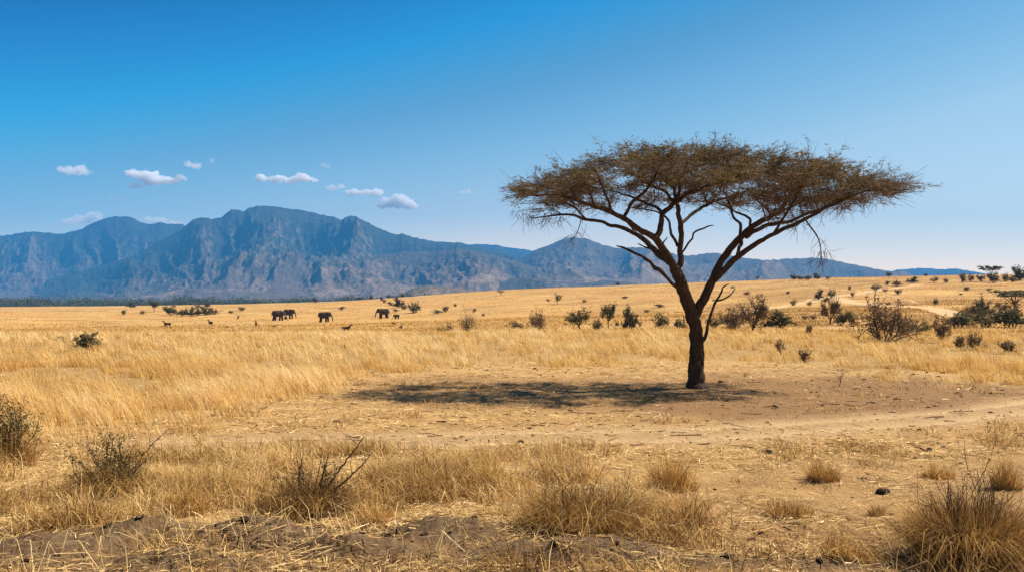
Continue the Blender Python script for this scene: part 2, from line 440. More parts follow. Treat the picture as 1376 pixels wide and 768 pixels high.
def ground_material():
    m, nt, b = mat('savanna ground')
    v = obj_vec(nt)
    f1 = noise_tex(nt, 55, 5, .7, v); f2 = noise_tex(nt, 9, 5, .65, v); f3 = noise_tex(nt, 1.1, 4, .6, v)
    fs = noise_tex(nt, 26, 4, .7, obj_vec(nt, (.35, 1.3, 1)), .8)
    g = mixc(nt, mth(nt, 'MULTIPLY_ADD', f2, .6), ramp(nt, f1, [(.32, (.24, .13, .045)), (.5, (.52, .32, .11)), (.68, (.70, .47, .20))]),
             ramp(nt, fs, [(.35, (.36, .21, .07)), (.65, (.72, .49, .21))]))
    soil = mixc(nt, ramp(nt, f2, [(.35, (0, 0, 0)), (.65, (1, 1, 1))]),
                ramp(nt, f1, [(.3, (.28, .148, .05)), (.55, (.49, .285, .105)), (.75, (.62, .40, .165))]),
                ramp(nt, fs, [(.3, (.36, .20, .072)), (.7, (.64, .41, .165))]))
    dk = ramp(nt, f1, [(.3, (.13, .066, .026)), (.6, (.30, .165, .066)), (.8, (.46, .275, .115))])
    tr = ramp(nt, fs, [(.3, (.31, .185, .082)), (.7, (.51, .325, .155))])
    # far field: patchy standing grass, browner scrub streaks
    hv = obj_vec(nt, (.75, 1, 1))
    h1 = noise_tex(nt, .06, 6, .62, hv, .6); h2 = noise_tex(nt, .40, 6, .7, obj_vec(nt, (.8, 1, 1))); h3 = noise_tex(nt, .018, 3, .5, hv)
    hc = mixc(nt, ramp(nt, h2, [(.38, (0, 0, 0)), (.62, (1, 1, 1))]), ramp(nt, h1, [(.33, (.25, .135, .043)), (.48, (.42, .245, .078)), (.7, (.57, .37, .13))]),
              ramp(nt, h1, [(.33, (.34, .19, .06)), (.7, (.60, .395, .145))]))
    hc = mixc(nt, ramp(nt, h3, [(.40, (0, 0, 0)), (.60, (.75, .75, .75))]), hc, (.48, .25, .075))
    hs_ = noise_tex(nt, .10, 8, .75, obj_vec(nt, (.6, 1, 1)), .6)
    hc = mixc(nt, ramp(nt, hs_, [(.55, (0, 0, 0)), (.66, (.8, .8, .8))]), hc, (.24, .13, .045))
    hc = mixc(nt, mth(nt, 'MULTIPLY', attr(nt, 'brown'), ramp(nt, h2, [(.35, (.72, .72, .72)), (.65, (1, 1, 1))])), hc, ramp(nt, h1, [(.33, (.22, .112, .036)), (.5, (.36, .195, .06)), (.7, (.50, .30, .10))]))
    g = mixc(nt, mth(nt, 'MULTIPLY', attr(nt, 'tall_ground'), .75), g, ramp(nt, f2, [(.3, (.20, .11, .04)), (.7, (.40, .235, .08))]))  # ground under the tall grass is mixed to a darker brown
    wob = mth(nt, 'MULTIPLY', mth(nt, 'SUBTRACT', f2, .5), .7)
    def soft(a): return mth(nt, 'MULTIPLY', mth(nt, 'ADD', attr(nt, a), mth(nt, 'MULTIPLY', wob, mth(nt, 'GREATER_THAN', attr(nt, a), .02))), 1.0, True)
    soil = mixc(nt, ramp(nt, f3, [(.45, (0, 0, 0)), (.68, (.55, .55, .55))]), soil, dk)
    c = mixc(nt, soft('soil'), g, soil)
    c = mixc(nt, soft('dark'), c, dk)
    c = mixc(nt, soft('bank'), c, mixc(nt, ramp(nt, f2, [(.38, (0, 0, 0)), (.6, (1, 1, 1))]), ramp(nt, f1, [(.3, (.055, .032, .016)), (.6, (.15, .09, .045)), (.8, (.26, .165, .085))]), ramp(nt, f1, [(.3, (.11, .065, .032)), (.7, (.27, .17, .085))])))
    c = mixc(nt, attr(nt, 'hill'), c, hc)
    tr = mixc(nt, attr(nt, 'hill'), tr, (.56, .37, .19))
    c = mixc(nt, mth(nt, 'MULTIPLY', soft('track'), .9), c, tr)
    c = mixc(nt, mth(nt, 'MULTIPLY', attr(nt, 'rut'), .55), c, (.60, .41, .21))
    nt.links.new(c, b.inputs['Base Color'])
    sp1 = noise_tex(nt, 16, 3, .6, obj_vec(nt, (.6, 1.5, 1)), .5); sp2 = noise_tex(nt, 38, 2, .5, obj_vec(nt, (.7, 1.3, 1)))
    sp = mth(nt, 'MULTIPLY', mth(nt, 'MAXIMUM', ramp(nt, sp1, [(.63, (0, 0, 0)), (.67, (1, 1, 1))]), ramp(nt, sp2, [(.64, (0, 0, 0)), (.67, (1, 1, 1))])), mth(nt, 'SUBTRACT', 1.0, attr(nt, 'hill')))
    c = mixc(nt, mth(nt, 'MULTIPLY', sp, .8), c, (.14, .075, .035))
    hb = mth(nt, 'ADD', f1, mth(nt, 'MULTIPLY', f2, 2.0))
    bump(nt, b, hb, .8, .035)
    return m
M_GROUND = ground_material()
build_ground()

# ------------------------------------------------------------------ mountains
def mountain_material(name, dark, mid, rock, rockamt, scale):
    m, nt, b = mat(name)
    v = obj_vec(nt)
    f1 = noise_tex(nt, .0035 * scale, 6, .65, v); f2 = noise_tex(nt, .022 * scale, 4, .7, v)
    veg = ramp(nt, f2, [(.35, dark), (.65, mid)])
    geo = nt.nodes.new('ShaderNodeNewGeometry'); sp = nt.nodes.new('ShaderNodeSeparateXYZ'); nt.links.new(geo.outputs['Normal'], sp.inputs[0])
    steep = ramp(nt, sp.outputs[2], [(.50, (1, 1, 1)), (.72, (0, 0, 0))])
    patch = ramp(nt, f1, [(.52 - rockamt, (0, 0, 0)), (.66 - rockamt, (1, 1, 1))])
    low = attr(nt, 'low')
    c = mixc(nt, mth(nt, 'MULTIPLY', steep, ramp(nt, f2, [(.4, (0, 0, 0)), (.6, (.42, .42, .42))])), veg, rock)
    c = mixc(nt, mth(nt, 'MULTIPLY', patch, mth(nt, 'MULTIPLY', low, ramp(nt, f2, [(.35, (.1, .1, .1)), (.65, (.95, .95, .95))]))), c, rock)
    c = mixc(nt, mth(nt, 'MULTIPLY', low, ramp(nt, f2, [(.3, (.25, .25, .25)), (.7, (.75, .75, .75))])), c, tuple(.66 * r_ for r_ in rock))
    nt.links.new(c, b.inputs['Base Color'])
    f3 = noise_tex(nt, .010 * scale, 7, .7, v, .6)
    bump(nt, b, f3, 1.0, 30)
    return m

def range_mesh(name, crest, Dc, D0, z0, m, S, spur=.16, freq=1.0, rough=.035, seed=1, step=2.0, rows=150, fine=1.0, zb=-15, apron=.22):
    cx = np.array([c[0] for c in crest], float); cy = np.array([c[1] for c in crest], float)
    px = np.arange(cx[0], cx[-1] + .1, step)
    e = YH - np.interp(px, cx, cy)
    e = _blur(e[:, None], 0, 2)[:, 0] + fine * fbm(px / 5.0, px * 0 + seed, 3, seed)
    Dcc = Dc * (1 + .05 * fbm(px / 140, px * 0 + 3.7, 2, seed + 3))
    zc = H + e / F * Dcc
    t = np.concatenate([np.linspace(0, 1, rows), 1 + np.linspace(0, .2, 14)[1:]])
    T, PX = np.meshgrid(t, px, indexing='ij')
    D = D0 + (Dcc[None, :] - D0) * T
    X = (PX - CX) / F * D
    f = freq / 1000.0
    tap = (apron + (1 - apron) * sstep(.34, .60, T)) * np.clip(T * 4, 0, 1) * (1 - sstep(.80, 1.0, T))
    u = (PX - CX) / F * Dc
    wx = 260 * fbm(X * f * .8, D * f * .8, 3, seed + 5)
    big = ridged((u + wx) * f * 1.15, D * f * .30, 2, seed + 7) - .52
    sm = ridged((u + wx * .8) * f * 3.1, D * f * 1.1, 4, seed + 9, .55) - .5
    Ts = np.clip(T + spur * tap * (big * 1.7 + sm * .95), 0, 1)
    s = np.interp(Ts, S[0], S[1])
    Z = z0 + (zc[None, :] - z0) * s
    Hh = (zc - z0)[None, :]
    Z = Z + Hh * rough * tap * 2.2 * (ridged(X * f * 6, D * f * 6, 5, seed + 11, .6) - .5) * np.clip(T * 2, .25, 1)
    back = T > 1
    Z = np.where(back, z0 + Hh * np.clip(1 - (T - 1) * 5, 0, 1) * (1 + .0 * T), Z)
    Z[0, :] = zb
    low = np.clip(1.75 - T * 2.1 + .5 * fbm(X * f * .9, D * f * .9, 3, seed + 13), 0, 1)
    nR, nC = T.shape
    i, j = np.meshgrid(np.arange(nR - 1), np.arange(nC - 1), indexing='ij'); a = i * nC + j
    Q = np.stack([a, a + 1, a + nC + 1, a + nC], -1).reshape(-1, 4)
    me = mk_mesh(name, np.stack([X.ravel(), D.ravel(), Z.ravel()], 1), None, Q, [m], {'low': low.ravel()}, True)
    return tag(link(name, me), kind='structure')

S_BIG = ([0, .15, .32, .46, .58, .68, .80, .90, 1], [0, .045, .11, .19, .34, .47, .66, .86, 1])
S_HILL = ([0, .2, .5, .8, 1], [0, .12, .46, .84, 1])
M_MT = mountain_material('mountain slopes', (.016, .022, .014), (.045, .048, .030), (.30, .20, .15), -.03, 1.0)
M_MT2 = mountain_material('foothill slopes', (.036, .034, .024), (.10, .08, .052), (.40, .265, .18), .03, 1.3)
M_MT3 = mountain_material('tan knoll', (.07, .06, .04), (.24, .16, .10), (.50, .34, .22), .14, 3)
M_MT4 = mountain_material('distant range', (.016, .02, .014), (.035, .038, .026), (.14, .11, .09), -.05, .8)
MAIN = [(-420, 400), (-200, 396), (-60, 390), (60, 376), (120, 362), (187, 341), (212, 325), (244, 308), (259, 295), (272, 292), (285, 294), (297, 293), (304, 286),
        (312, 281), (322, 282), (328, 285), (334, 279), (345, 277), (358, 276.5), (380, 279), (402, 282), (418, 285), (433, 289), (448, 291), (458, 296), (464, 292), (471, 290), (478, 291.5), (486, 295),
        (498, 301), (511, 308), (533, 315), (541, 314), (548, 317), (561, 320), (580, 324), (596, 325), (617, 326), (642, 331), (658, 334), (680, 340), (699, 348), (730, 360), (770, 376), (830, 395), (900, 408)]
range_mesh('mountain', MAIN, 7000, 3200, -10, M_MT, S_BIG, .20, 1.0, .06, 3, 1.25, 260)
LEFT = [(-420, 335), (-250, 322), (-120, 326), (-60, 322), (0, 317), (15, 315), (31, 312), (50, 311.5), (75, 314), (84, 314), (96, 311), (109, 308), (120, 302), (131, 297), (142, 293), (153, 291),
        (166, 290.5), (175, 291), (181, 294), (187, 298), (200, 301), (208, 300.5), (216, 299), (224, 300.5), (231, 301.5), (244, 301), (262, 310), (300, 335), (360, 372), (420, 400)]
range_mesh('mountain', LEFT, 8600, 5000, -10, M_MT, S_BIG, .19, .9, .055, 13, 1.4, 190)
MIDH = [(560, 402), (620, 392), (660, 372), (699, 348), (720, 336), (744, 327), (759, 320), (774, 318.5), (789, 321), (810, 329), (828, 333), (850, 332), (870, 333), (890, 338), (908, 342), (918, 343.5), (930, 343),
        (945, 341), (957, 340), (968, 340.5), (975, 342), (1005, 347), (1035, 350), (1050, 349.5), (1065, 348), (1080, 346.5), (1098, 346), (1112, 348.5), (1125, 351), (1155, 357), (1184, 362), (1214, 368), (1260, 377), (1330, 390), (1420, 402)]
range_mesh('mountain', MIDH, 6600, 3400, -10, M_MT2, S_HILL, .22, 1.1, .05, 23, 1.8, 150)
FARR = [(520, 345), (560, 335), (600, 330), (642, 328), (662, 329), (681, 332), (700, 334), (717, 337), (760, 345), (820, 350), (900, 362), (980, 368), (1060, 362), (1120, 366), (1160, 368), (1199, 363.5), (1215, 361.5), (1235, 360), (1262, 361.5), (1287, 361),
        (1303, 363.5), (1320, 367), (1360, 374), (1450, 388), (1600, 380), (1800, 392)]
range_mesh('mountain', FARR, 9600, 7200, -10, M_MT4, S_HILL, .12, .8, .03, 33, 3.0, 60)
FOOT = [(600, 402), (630, 397), (650, 388), (672, 379), (690, 374), (705, 372), (722, 374), (745, 378), (780, 380), (820, 376), (850, 380), (900, 388), (980, 396)]
range_mesh('hills', FOOT, 4300, 3000, -10, M_MT2, S_HILL, .25, 1.6, .06, 43, 2.0, 80)
FRONT = [(150, 400), (200, 381), (240, 369), (270, 373), (300, 375), (350, 366), (400, 353), (425, 349), (440, 347), (480, 351), (510, 343), (545, 338), (580, 339), (615, 334), (650, 339), (690, 350), (730, 363), (790, 388), (840, 402)]
range_mesh('hills', FRONT, 5500, 3500, -10, M_MT2, S_HILL, .24, 1.3, .07, 63, 1.6, 130, apron=.5)
KNOLL = [(490, 408), (520, 401), (540, 394), (555, 387), (568, 383), (580, 383), (592, 384.5), (606, 385), (620, 386), (633, 389), (650, 393), (680, 400), (720, 406)]
range_mesh('hills', KNOLL, 2700, 2100, -10, M_MT3, S_HILL, .2, 2.5, .06, 53, 2.0, 60)

# ------------------------------------------------------------------ sky, sun, haze, camera
SUN_EL, SUN_AZ = math.radians(51), math.radians(16)          # sun to the right, a little beyond the tree
sv = Vector((math.cos(SUN_EL) * math.cos(SUN_AZ), math.cos(SUN_EL) * math.sin(SUN_AZ), math.sin(SUN_EL)))
w = bpy.data.worlds.new('World'); scene.world = w; w.use_nodes = True
nt = w.node_tree; bg = nt.nodes['Background']
sky = nt.nodes.new('ShaderNodeTexSky'); sky.sky_type = 'NISHITA'; sky.sun_disc = False
sky.sun_elevation = SUN_EL; sky.sun_rotation = math.radians(90) - SUN_AZ
sky.altitude = 1200; sky.air_density = 1.0; sky.dust_density = .6; sky.ozone_density = 3.0
gm = nt.nodes.new('ShaderNodeHueSaturation'); gm.inputs['Saturation'].default_value = 1.35
nt.links.new(sky.outputs[0], gm.inputs['Color'])
tc = nt.nodes.new('ShaderNodeTexCoord'); sx = nt.nodes.new('ShaderNodeSeparateXYZ'); nt.links.new(tc.outputs['Generated'], sx.inputs[0])
f_ = mth(nt, 'ADD', mth(nt, 'SUBTRACT', sx.outputs[2], mth(nt, 'MULTIPLY', sx.outputs[0], .25)), .15)
rp = ramp(nt, mth(nt, 'MULTIPLY', f_, 1 / .75), [((p_ + .15) / .75, tuple(v / 4 for v in c_)) for p_, c_ in SKY_RAMP])
vm = nt.nodes.new('ShaderNodeVectorMath'); vm.operation = 'MULTIPLY'; nt.links.new(gm.outputs[0], vm.inputs[0]); nt.links.new(rp, vm.inputs[1])
vs2 = nt.nodes.new('ShaderNodeVectorMath'); vs2.operation = 'SCALE'; vs2.inputs['Scale'].default_value = 4; nt.links.new(vm.outputs[0], vs2.inputs[0])
nt.links.new(vs2.outputs[0], bg.inputs[0]); bg.inputs[1].default_value = SKY_STR
sl = bpy.data.lights.new('sun', 'SUN'); sl.energy = SUN_STR; sl.angle = math.radians(.5); sl.color = (1, .92, .80)
so = bpy.data.objects.new('sun', sl); COL.objects.link(so); so.rotation_euler = sv.to_track_quat('Z', 'Y').to_euler()
cam = bpy.data.cameras.new('camera'); cam.sensor_width = 36; cam.lens = F / 1376 * 36; cam.shift_y = (YH - 384) / 1376
cam.clip_end = 90000; cam.clip_start = .1
co = bpy.data.objects.new('camera', cam); COL.objects.link(co); co.location = (0, 0, H); co.rotation_euler = (math.radians(90), 0, 0)
scene.camera = co
vs = scene.view_settings; vs.view_transform = 'Standard'; vs.look = 'None'; vs.gamma = 1; vs.use_curve_mapping = False; vs.exposure = EXPOSURE
cy = scene.cycles
cy.max_bounces = 6; cy.diffuse_bounces = 3; cy.transmission_bounces = 4; cy.transparent_max_bounces = 8; cy.volume_bounces = 5
cy.use_denoising = True; cy.denoiser = 'OPENIMAGEDENOISE'; cy.denoising_input_passes = 'RGB_ALBEDO_NORMAL'; cy.denoising_prefilter = 'NONE'; cy.sample_clamp_indirect = 6

def build_haze():
    x0, x1, y0, y1, z0, z1 = -14000, 14000, -300, 11200, -420, 1150
    V = [(x, y, z) for z in (z0, z1) for y in (y0, y1) for x in (x0, x1)]
    Q = [(0, 2, 3, 1), (4, 5, 7, 6), (0, 1, 5, 4), (2, 6, 7, 3), (0, 4, 6, 2), (1, 3, 7, 5)]
    m = bpy.data.materials.new('haze air'); m.use_nodes = True; n = m.node_tree
    n.nodes.remove(n.nodes['Principled BSDF'])
    pv = n.nodes.new('ShaderNodeVolumePrincipled'); pv.inputs['Color'].default_value = HAZE_COL; pv.inputs['Density'].default_value = HAZE_D
    n.links.new(pv.outputs[0], n.nodes['Material Output'].inputs['Volume'])
    o = link('haze', mk_mesh('haze', V, None, Q, [m])); tag(o, kind='stuff')
    o.display_type = 'WIRE'
build_haze()
# ------------------------------------------------------------------ grass that nobody could count
def scatter(n, d0, d1, power=0.0, umax=.66):
    """random plan points between two distances; power 0 spreads them evenly over the ground"""
    p = 2.0 - power
    D = (d0 ** p + (d1 ** p - d0 ** p) * rng.random(n)) ** (1 / p)
    return (rng.random(n) * 2 - 1) * umax * D, D

def stuff_blades(name, parts, m):
    V = []; T = []; Q = []; A = []; n = 0
    for (v, t, q, a) in parts:
        V.append(v); T.append(t + n); Q.append(q + n); A.append(a); n += len(v)
    me = mk_mesh(name, np.concatenate(V), np.concatenate(T), np.concatenate(Q), [m], {'var': np.concatenate(A)})
    return tag(link(name, me), kind='stuff')

def meadow(n, kb, d0, d1, w0, h0, power):
    """standing grass in tufts; the stems of one tuft lean the same way"""
    X, Y = scatter(n, d0, d1, power)
    m = tall_mask(X, Y); cl = fbm(X * .6, Y * .38, 4, 101); drift = fbm(X * .16, Y * .16, 3, 103); c2 = fbm(X * 1.9, Y * 1.3, 2, 104)
    lane = np.maximum(sstep(.035, .10, np.abs(vnoise(X * .10 + Y * .03, Y * .16, 161))), sstep(14, 18, Y) * 0) * sstep(-.62, -.40, drift)
    keep = (rng.random(n) < (.12 + .88 * lane) * m * np.clip(.55 + 1.5 * cl + .8 * c2 - .45 * sstep(930, 1150, CX + F * X / Y) * (.6 - c2), .02, 1)) & (m > .02)
    X, Y, m, cl, drift, c2 = (a[keep] for a in (X, Y, m, cl, drift, c2)); k = len(X)
    h = h0 * np.clip(.62 + .95 * cl + .35 * drift + .5 * c2, .16, 1.4) * rng.uniform(.6, 1.25, k) * (.35 + .65 * m) * (1 - .25 * sstep(900, 1200, CX + F * X / Y))
    th = 2.75 + 1.1 * drift + 1.0 * c2 + rng.normal(size=k) * .45
    lean = np.clip(.72 + .35 * cl + rng.normal(size=k) * .22, .1, 1.3)
    var = np.clip(.60 + .42 * drift + .45 * cl + .16 * rng.normal(size=k), .02, 1); var = np.clip(var - .22 * sstep(850, 1150, CX + F * X / Y), .02, 1); var = np.where(rng.random(k) < .13, rng.uniform(0, .25, k), var)
    R = lambda a: np.repeat(a, kb)
    N = k * kb; sp = .085 * np.maximum(R(Y) / 22, .8) ** .7
    return blades(R(X) + rng.normal(size=N) * sp, np.maximum(R(Y) + rng.normal(size=N) * sp, 6), R(h) * rng.uniform(.5, 1.15, N), w0 * np.maximum(R(Y) / 22.0, .8) ** .9 * rng.uniform(.6, 1.3, N),
                  np.cos(R(th) + rng.normal(size=N) * .45), np.sin(R(th) + rng.normal(size=N) * .45) * .6, np.clip(R(lean) + rng.normal(size=N) * .25, .02, 1.7), rng.normal(0, .9, N), np.clip(R(var) + .12 * rng.normal(size=N), 0, 1), stiff=.38)

stuff_blades('dry_grass', [meadow(21000, 15, 14, 34, .0095, .66, 0.9), meadow(17000, 14, 30, 92, .0105, .62, 0.9)], M_GRASS)

def sparse(n, d0, d1, h0, wk):
    """short tussock grass over the far plain and the hillside"""
    X, Y = scatter(n, d0, d1, 1.1)
    f = fbm(X * .08, Y * .12, 3, 111); g = fbm(X * .5, Y * .5, 2, 113)
    r = np.full(X.shape, 1e9)
    for pl in HILL_ROADS: r = np.minimum(r, seg_dist(X, Y, [hit(*p)[:2] for p in pl]))
    keep = (rng.random(n) < np.clip(.5 + .9 * f + .5 * g, 0.03, 1)) & (r > 2.4)
    X, Y, f = X[keep], Y[keep], f[keep]; k = len(X)
    th = 2.8 + rng.normal(size=k) * .9
    return blades(X, Y, h0 * rng.uniform(.4, 1.2, k), wk * Y * rng.uniform(.6, 1.5, k), np.cos(th), np.sin(th), np.clip(rng.normal(.4, .25, k), 0, 1), rng.normal(0, .5, k),
                  np.clip(.30 + .5 * f + .2 * rng.normal(size=k) - .40 * sstep(560, 1250, CX + F * X / Y), 0, 1))
stuff_blades('hill_grass', [sparse(90000, 78, 200, .34, .0008), sparse(30000, 180, 700, .3, .0008)], M_GRASS)

def matted(n):
    X, Y = scatter(n, 6.6, 15.5, .6, .64)
    m = fore_mask(X, Y); cl = fbm(X * 1.3, Y * 1.3, 4, 121); md = mound_mask(X, Y); c2 = fbm(X * 4, Y * 4, 2, 123)
    keep = rng.random(n) < m * np.clip(.26 + 2.0 * cl + 1.1 * c2, .02, 1) * (1 - np.clip(md / .05, 0, .95)) * (.28 + .72 * sstep(8.4, 9.8, Y + 1.2 * fbm(X * .5, Y * .5, 2, 127)))
    X, Y, cl, c2 = X[keep], Y[keep], cl[keep], c2[keep]; k = len(X)
    h = np.clip(.16 + .27 * cl + .12 * c2, .04, .42) * rng.uniform(.5, 1.5, k)
    th = rng.random(k) * 6.283; th = np.where(rng.random(k) < .6, th, 2.6 + 2.2 * fbm(X * .9, Y * .9, 2, 126) + rng.normal(size=k) * .6)
    return blades(X, Y, h, np.full(k, .0072) * rng.uniform(.6, 1.4, k), np.cos(th), np.sin(th), np.clip(rng.normal(1.0, .55, k), .05, 2.1), rng.random(k) * 6.283,
                  np.clip(.47 + .4 * fbm(X * .9, Y * .9, 3, 125) + .25 * rng.normal(size=k) - .18 * (1 - sstep(8.2, 9.8, Y)), 0, 1), stiff=.42)
def patches(n):
    """broken low grass over the bare right foreground and around the clearing"""
    X, Y = scatter(n, 6.8, 26, .8, .64)
    cl = fbm(X * .9, Y * .7, 4, 141); c2 = fbm(X * 3.3, Y * 2.6, 2, 143); m, _ = road_mask(X, Y)
    keep = (rng.random(n) < np.clip(-.25 + 1.9 * cl + .9 * c2, 0, 1)) & (m < .3) & (rng.random(n) > .75 * trod_shadow_mask(X, Y)) & (fore_mask(X, Y) < .6) & (tall_mask(X, Y) < .5)
    X, Y, cl = X[keep], Y[keep], cl[keep]; k = len(X); th = rng.random(k) * 6.283
    return blades(X, Y, np.clip(.05 + .22 * cl, .03, .16) * rng.uniform(.4, 1.6, k), .0062 * np.maximum(1, Y / 11) * rng.uniform(.6, 1.4, k), np.cos(th), np.sin(th), np.clip(rng.normal(1.0, .5, k), .1, 2), rng.random(k) * 6.283,
                  np.clip(.34 + .3 * rng.normal(size=k), 0, 1), stiff=.45)
def stalks(n):
    X, Y = scatter(n, 6.6, 14.5, .6, .64); cl = fbm(X * 1.3, Y * 1.3, 3, 151)
    keep = rng.random(n) < fore_mask(X, Y) * np.clip(.4 + cl, .05, 1); X, Y = X[keep], Y[keep]; k = len(X); th = rng.random(k) * 6.283
    return blades(X, Y, rng.uniform(.12, .48, k), rng.uniform(.005, .009, k), np.cos(th), np.sin(th), np.clip(rng.normal(1.1, .5, k), .1, 2.2), rng.random(k) * 6.283, rng.uniform(.7, 1, k), stiff=.3)
stuff_blades('matted_grass', [matted(320000), patches(150000), stalks(4500)], M_GRASS2)

def litter(n, d0, d1, L, W, power):
    X, Y = scatter(n, d0, d1, power)
    cl = fbm(X * 1.1, Y * 1.1, 3, 131); m, _ = road_mask(X, Y); f = fore_mask(X, Y); md = np.clip(mound_mask(X, Y) / .08, 0, 1)
    t = tall_mask(X, Y)
    keep = rng.random(n) < np.clip(.5 + .9 * cl, .06, 1) * (1 - .8 * m) * (.45 + .55 * f) * (1 - .72 * md) * (1 - .8 * t) * (1 - .8 * trod_shadow_mask(X, Y))
    X, Y = X[keep], Y[keep]; k = len(X)
    a = rng.random(k) * 6.283; l = L * rng.uniform(.3, 1.5, k) / 2; z = hf(X, Y) + .006 + rng.random(k) ** 2 * .03
    tl = rng.normal(0, .16, k); bend = rng.normal(0, .25, k)
    d = np.stack([np.cos(a), np.sin(a), tl], 1) * l[:, None]; s = np.stack([-np.sin(a), np.cos(a), rng.normal(0, .5, k)], 1)
    wv = s * (W * rng.uniform(.5, 1.5, k) / 2)[:, None]; c = np.stack([X, Y, z], 1); mid = c + s * (bend * l)[:, None] * np.array([1, 1, .2])
    V = np.stack([c - d - wv, c - d + wv, mid + wv, mid - wv, c + d], 1).reshape(-1, 3); q = np.arange(k)[:, None] * 5
    return V, q + np.array([[3, 2, 4]]), q + np.array([[0, 1, 2, 3]]), np.repeat(np.clip(.45 + .33 * rng.normal(size=k) - .15 * (1 - sstep(8.2, 9.8, Y)), 0, 1), 5)
stuff_blades('straw_litter', [litter(150000, 6.6, 15, .15, .0055, .7), litter(170000, 13, 36, .20, .011, .9), litter(12000, 6.6, 9.6, .24, .007, .5)], M_STRAW)

# ------------------------------------------------------------------ shrub prototypes, one metre tall and about one metre wide
def grow_shrub(seed, stems=7, spread=.75, levels=3, leafs=900, leaf=.045, lean=0.0, dome=.5, trunk=0.0, thick=.016, up=.35, leaf_low=.25, kids=4):
    rg = np.random.default_rng(seed); P = []; R = []; tips = []
    def br(p, d, L, r, lev):
        k = 4; pts = [p]; d = d / np.linalg.norm(d)
        for i in range(k):
            d = d + rg.normal(size=3) * .20 + np.array([0, 0, up * .12]); d /= np.linalg.norm(d)
            pts.append(pts[-1] + d * L / k)
        pts = np.array(pts); P.append(pts); R.append(np.linspace(r, r * .45, k + 1))
        if lev >= levels: tips.append(pts); return
        if lev >= 1: tips.append(pts[2:])
        for c in range(kids):
            j = rg.integers(1, k + 1); dd = d + rg.normal(size=3) * .75 + np.array([0, 0, up * .3])
            br(pts[j], dd, L * rg.uniform(.45, .75), r * .55, lev + 1)
    if trunk:
        tp = np.array([[0, 0, -.03], [.03, .01, trunk * .5], [-.01, 0, trunk]]); base = tp[-1]
        P.append(np.array([tp[0], tp[0] * .5 + tp[1] * .5, tp[1], tp[1] * .5 + tp[2] * .5, tp[2]])); R.append(np.linspace(thick * 2.2, thick * 1.4, 5))
    else: base = np.array([0, 0, -.03])
    for s in range(stems):
        a = s / stems * 6.283 + rg.uniform(-.4, .4); sp = spread * rg.uniform(.3, 1.15)
        br(base + np.array([math.cos(a), math.sin(a), 0]) * (.03 if trunk else .06), np.array([math.cos(a) * sp + lean, math.sin(a) * sp, 1.0 - .45 * sp * dome]), rg.uniform(.42, .62) * (1 - trunk * .6), thick, 1)
    P = np.array(P); R = np.array(R)
    zmax = np.percentile(P[:, -1, 2], 97); s = 1.0 / zmax
    xy = np.percentile(np.hypot(P[:, -1, 0], P[:, -1, 1]), 93); sx = .5 / xy
    P = P * np.array([sx, sx, s])
    LV = None
    if leafs:
        T = np.concatenate([t for t in tips]) * np.array([sx, sx, s]); T = T[T[:, 2] > leaf_low]
        C = T[rg.integers(0, len(T), leafs)] + rg.normal(size=(leafs, 3)) * .035
        LV = leaf_batch(C, leaf, rg)
    return twig_batch(P, R), LV

def grow_flat_crown(seed, leafs=1300, leaf=.04, thick=.03):
    """small flat topped thorn tree: bare leg, forking limbs, thin level crown"""
    rg = np.random.default_rng(seed); P = []; R = []; tips = []
    P.append(np.array([[0, 0, -.03], [.015, 0, .1], [.0, .01, .2], [-.02, 0, .3], [.0, 0, .4]])); R.append(np.linspace(thick, thick * .75, 5))
    for s in range(9):
        a = s / 9 * 6.283 + rg.uniform(-.3, .3); q = rg.uniform(.25, .5); e = np.array([math.cos(a) * q, math.sin(a) * q, rg.uniform(.82, .93)]); b = np.array([0, 0, rg.uniform(.3, .42)])
        t = np.linspace(0, 1, 5)[:, None]; pts = b * (1 - t) + e * t + np.array([0, 0, .10]) * np.sin(t * 3.14) * rg.uniform(-.2, .8) + rg.normal(size=(5, 3)) * .015
        P.append(pts); R.append(np.linspace(thick * .6, thick * .22, 5))
        for c in range(9):
            j = rg.integers(2, 5); d = rg.normal(size=3) * np.array([.14, .14, .035]) + np.array([math.cos(a), math.sin(a), .3]) * .06
            t2 = np.linspace(0, 1, 5)[:, None]; pp = pts[j] + d * t2 + rg.normal(size=(5, 3)) * .008; P.append(pp); R.append(np.linspace(thick * .2, thick * .08, 5)); tips.append(pp)
    T = np.concatenate(tips); T = T[T[:, 2] > .72]; C = T[rg.integers(0, len(T), leafs)] + rg.normal(size=(leafs, 3)) * np.array([.04, .04, .02])
    return twig_batch(np.array(P), np.array(R)), leaf_batch(C, leaf, rg, flat=.5)

PROTO = {}
def proto(key, res, lm, tm):
    (tv, tq), lv = res
    g = Geo(); g.add(tv, Q=tq, a=.5); sm = g.build(key + ' stems', [tm])
    fm = None
    if lv is not None:
        g = Geo(); g.add(lv[0], Q=lv[1], a=lv[2]); fm = g.build(key + ' leaves', [lm])
    both = None
    if fm is not None:
        both = mk_mesh(key + ' whole', np.concatenate([tv, lv[0]]), None, np.concatenate([tq, lv[1] + len(tv)]), [tm, lm], {'var': np.concatenate([np.full(len(tv), .5), lv[2]])}, quad_mat=np.concatenate([np.zeros(len(tq), int), np.ones(len(lv[1]), int)]))
    PROTO[key] = (sm, fm, both)

